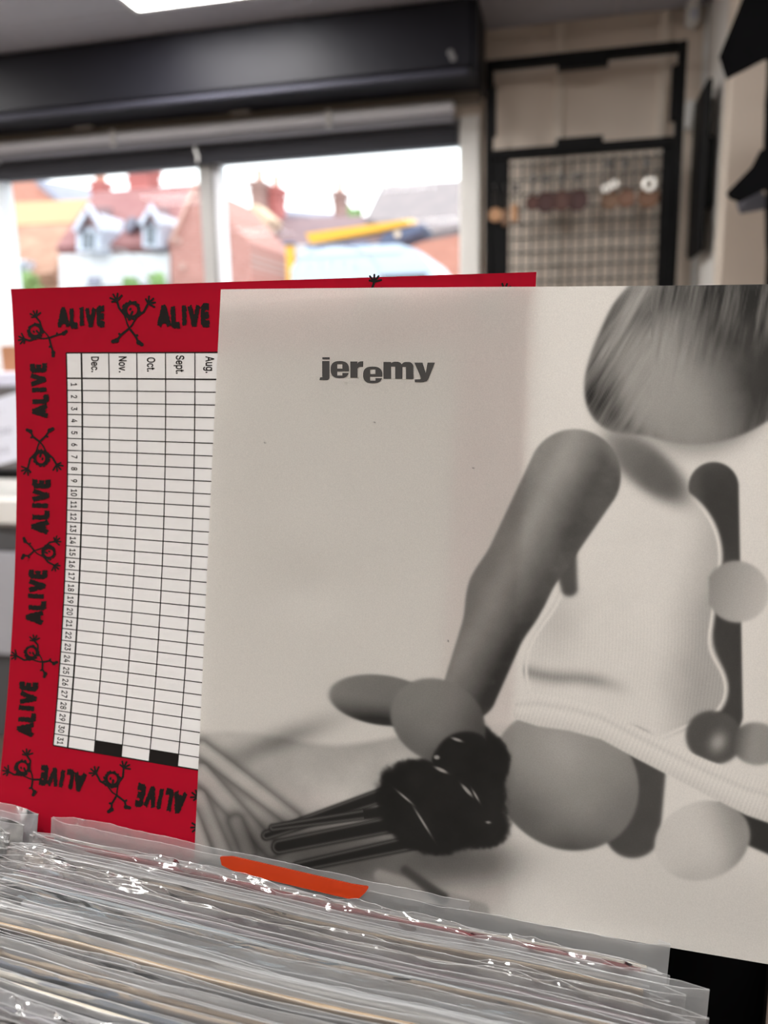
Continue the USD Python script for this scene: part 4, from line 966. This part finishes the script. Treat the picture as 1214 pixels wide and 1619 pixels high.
# records behind the sheet, lower in the bin, on which sheet and poster rest
for n_, dn in enumerate((.012, .016, .019)):
    t = thing('record', ['grey record standing low in the bin just behind the red poster', 'black record standing low in the bin, second behind the red poster', 'brown record standing low in the bin, third behind the red poster'][n_], 'record', 'records behind the sheet')
    part('cover', cover(-.030 - .005 * n_, .055, .003, .008), MC[('grey', 'black', 'brown')[n_]], t, smooth=40)

# orange tab folded over the back sleeve
def on_edge(px, py, lift=0.0):
    return at_plane(np.asarray(px, float), np.asarray(py, float), A0 + SN * .0035, SN) + SN * np.asarray(lift)
tabp = Polygon([(353, 1349), (372, 1348.5), (560, 1390), (588, 1394), (582, 1403), (572, 1412), (556, 1413), (395, 1377), (372, 1370), (356, 1362)]).buffer(-2).buffer(4).buffer(-2)
tm = trimesh.creation.extrude_polygon(tabp, .0008, engine='earcut')
tv, tf = trimesh.remesh.subdivide_to_size(tm.vertices, tm.faces, 25, max_iter=8)
s_ = ((tv[:, 0] - 85) / 975); lift = tv[:, 2] + .0028 + np.array([(HN * (common_wave(np.array([a]), 0)[0])) @ SN for a in s_])
tabm = trimesh.Trimesh(on_edge(tv[:, 0], tv[:, 1]) + SN * lift[:, None], tf, process=False)
tabm = tabm if tabm.volume > 0 else (tabm.invert() or tabm)
tag(part('index_tab', tabm, mat('orange_plastic_tab', (.50, .040, .005), .4, coat=.15), smooth=40), 'orange plastic index tab on the sleeve below the printed sheet', 'tab')

# left pack beyond the divider
LA = [(.004, 'grey', 'frosted', 20, 'backmost'), (.013, 'cream', 'frosted', 18, 'second'), (.022, 'white', 'creased', 16, 'third'), (.032, 'grey', 'frosted', 14, 'fourth'), (.040, 'brown', 'clear', 12, 'fifth')]
SAVE = A0.copy(); PITCHL = WID + .022
for n_, (k, col, pl, sh, wh) in enumerate(LA):
    A0 = SAVE - E1 * PITCHL + E1 * (sh / 1000 - .006) - np.array([0, 0, .0006 * n_])
    t = thing('record', f'{wh} record from the back in the small pack at the left edge, {col} cover', 'record', 'records in the left pack of the bin')
    part('cover', cover(k, .014, .003, .006), MC[col], t, smooth=40)
    put_sleeve(t, pl, k, 0, 0, .014, .004 - .002 * n_, 0, .003, pl, 300 + n_)
A0 = SAVE
# the bin itself
low = (A0 + DN * (WID + .012))[2] - .03
xm = float(A0[0]) - .011; xr2 = float(B0[0]) + .085; yb0, yb1 = float(A0[1]) - .24, float(A0[1]) + .14
ztop = float(A0[2]) - .075
bn = thing('record_bin', 'black painted wooden record bin holding the packs of sleeves', 'record bin', loc=(xm, (yb0 + yb1) / 2, low - .02))
xl2 = xm - WID - .06
part('base_panel', bx(xl2, xr2, yb0 - .05, yb1, low - .02, low, .002), m_blackwood, bn)
part('side_panel', bx(xr2, xr2 + .014, yb0 - .05, yb1, low - .02, ztop, .003), m_blackwood, bn)
part('side_panel', bx(xl2 - .014, xl2, yb0 - .05, yb1, low - .02, ztop, .003), m_blackwood, bn)
part('back_panel', bx(xl2, xr2, yb1, yb1 + .014, low - .02, ztop - .05, .003), m_blackwood, bn)
part('front_panel', bx(xl2, xr2, yb0 - .064, yb0 - .05, low - .02, ztop - .08, .003), m_blackwood, bn)
part('divider', bx(xm - .006, xm + .002, yb0 - .049, yb1 - .001, low, ztop - .04, .002), m_blackwood, bn)
st = thing('bin_stand', 'black stand carrying the record bin', 'stand', loc=(xm, (yb0 + yb1) / 2, 0))
part('shelf', bx(xl2 - .02, xr2 + .02, yb0 - .07, yb1 + .02, low - .05, low - .0205, .003), m_blackwood, st)
for xx in (xl2, xr2 - .03):
    for yy in (yb0 - .05, yb1 - .03): part('leg', bx(xx, xx + .04, yy, yy + .04, 0, low - .0505, .003), m_blackwood, st)
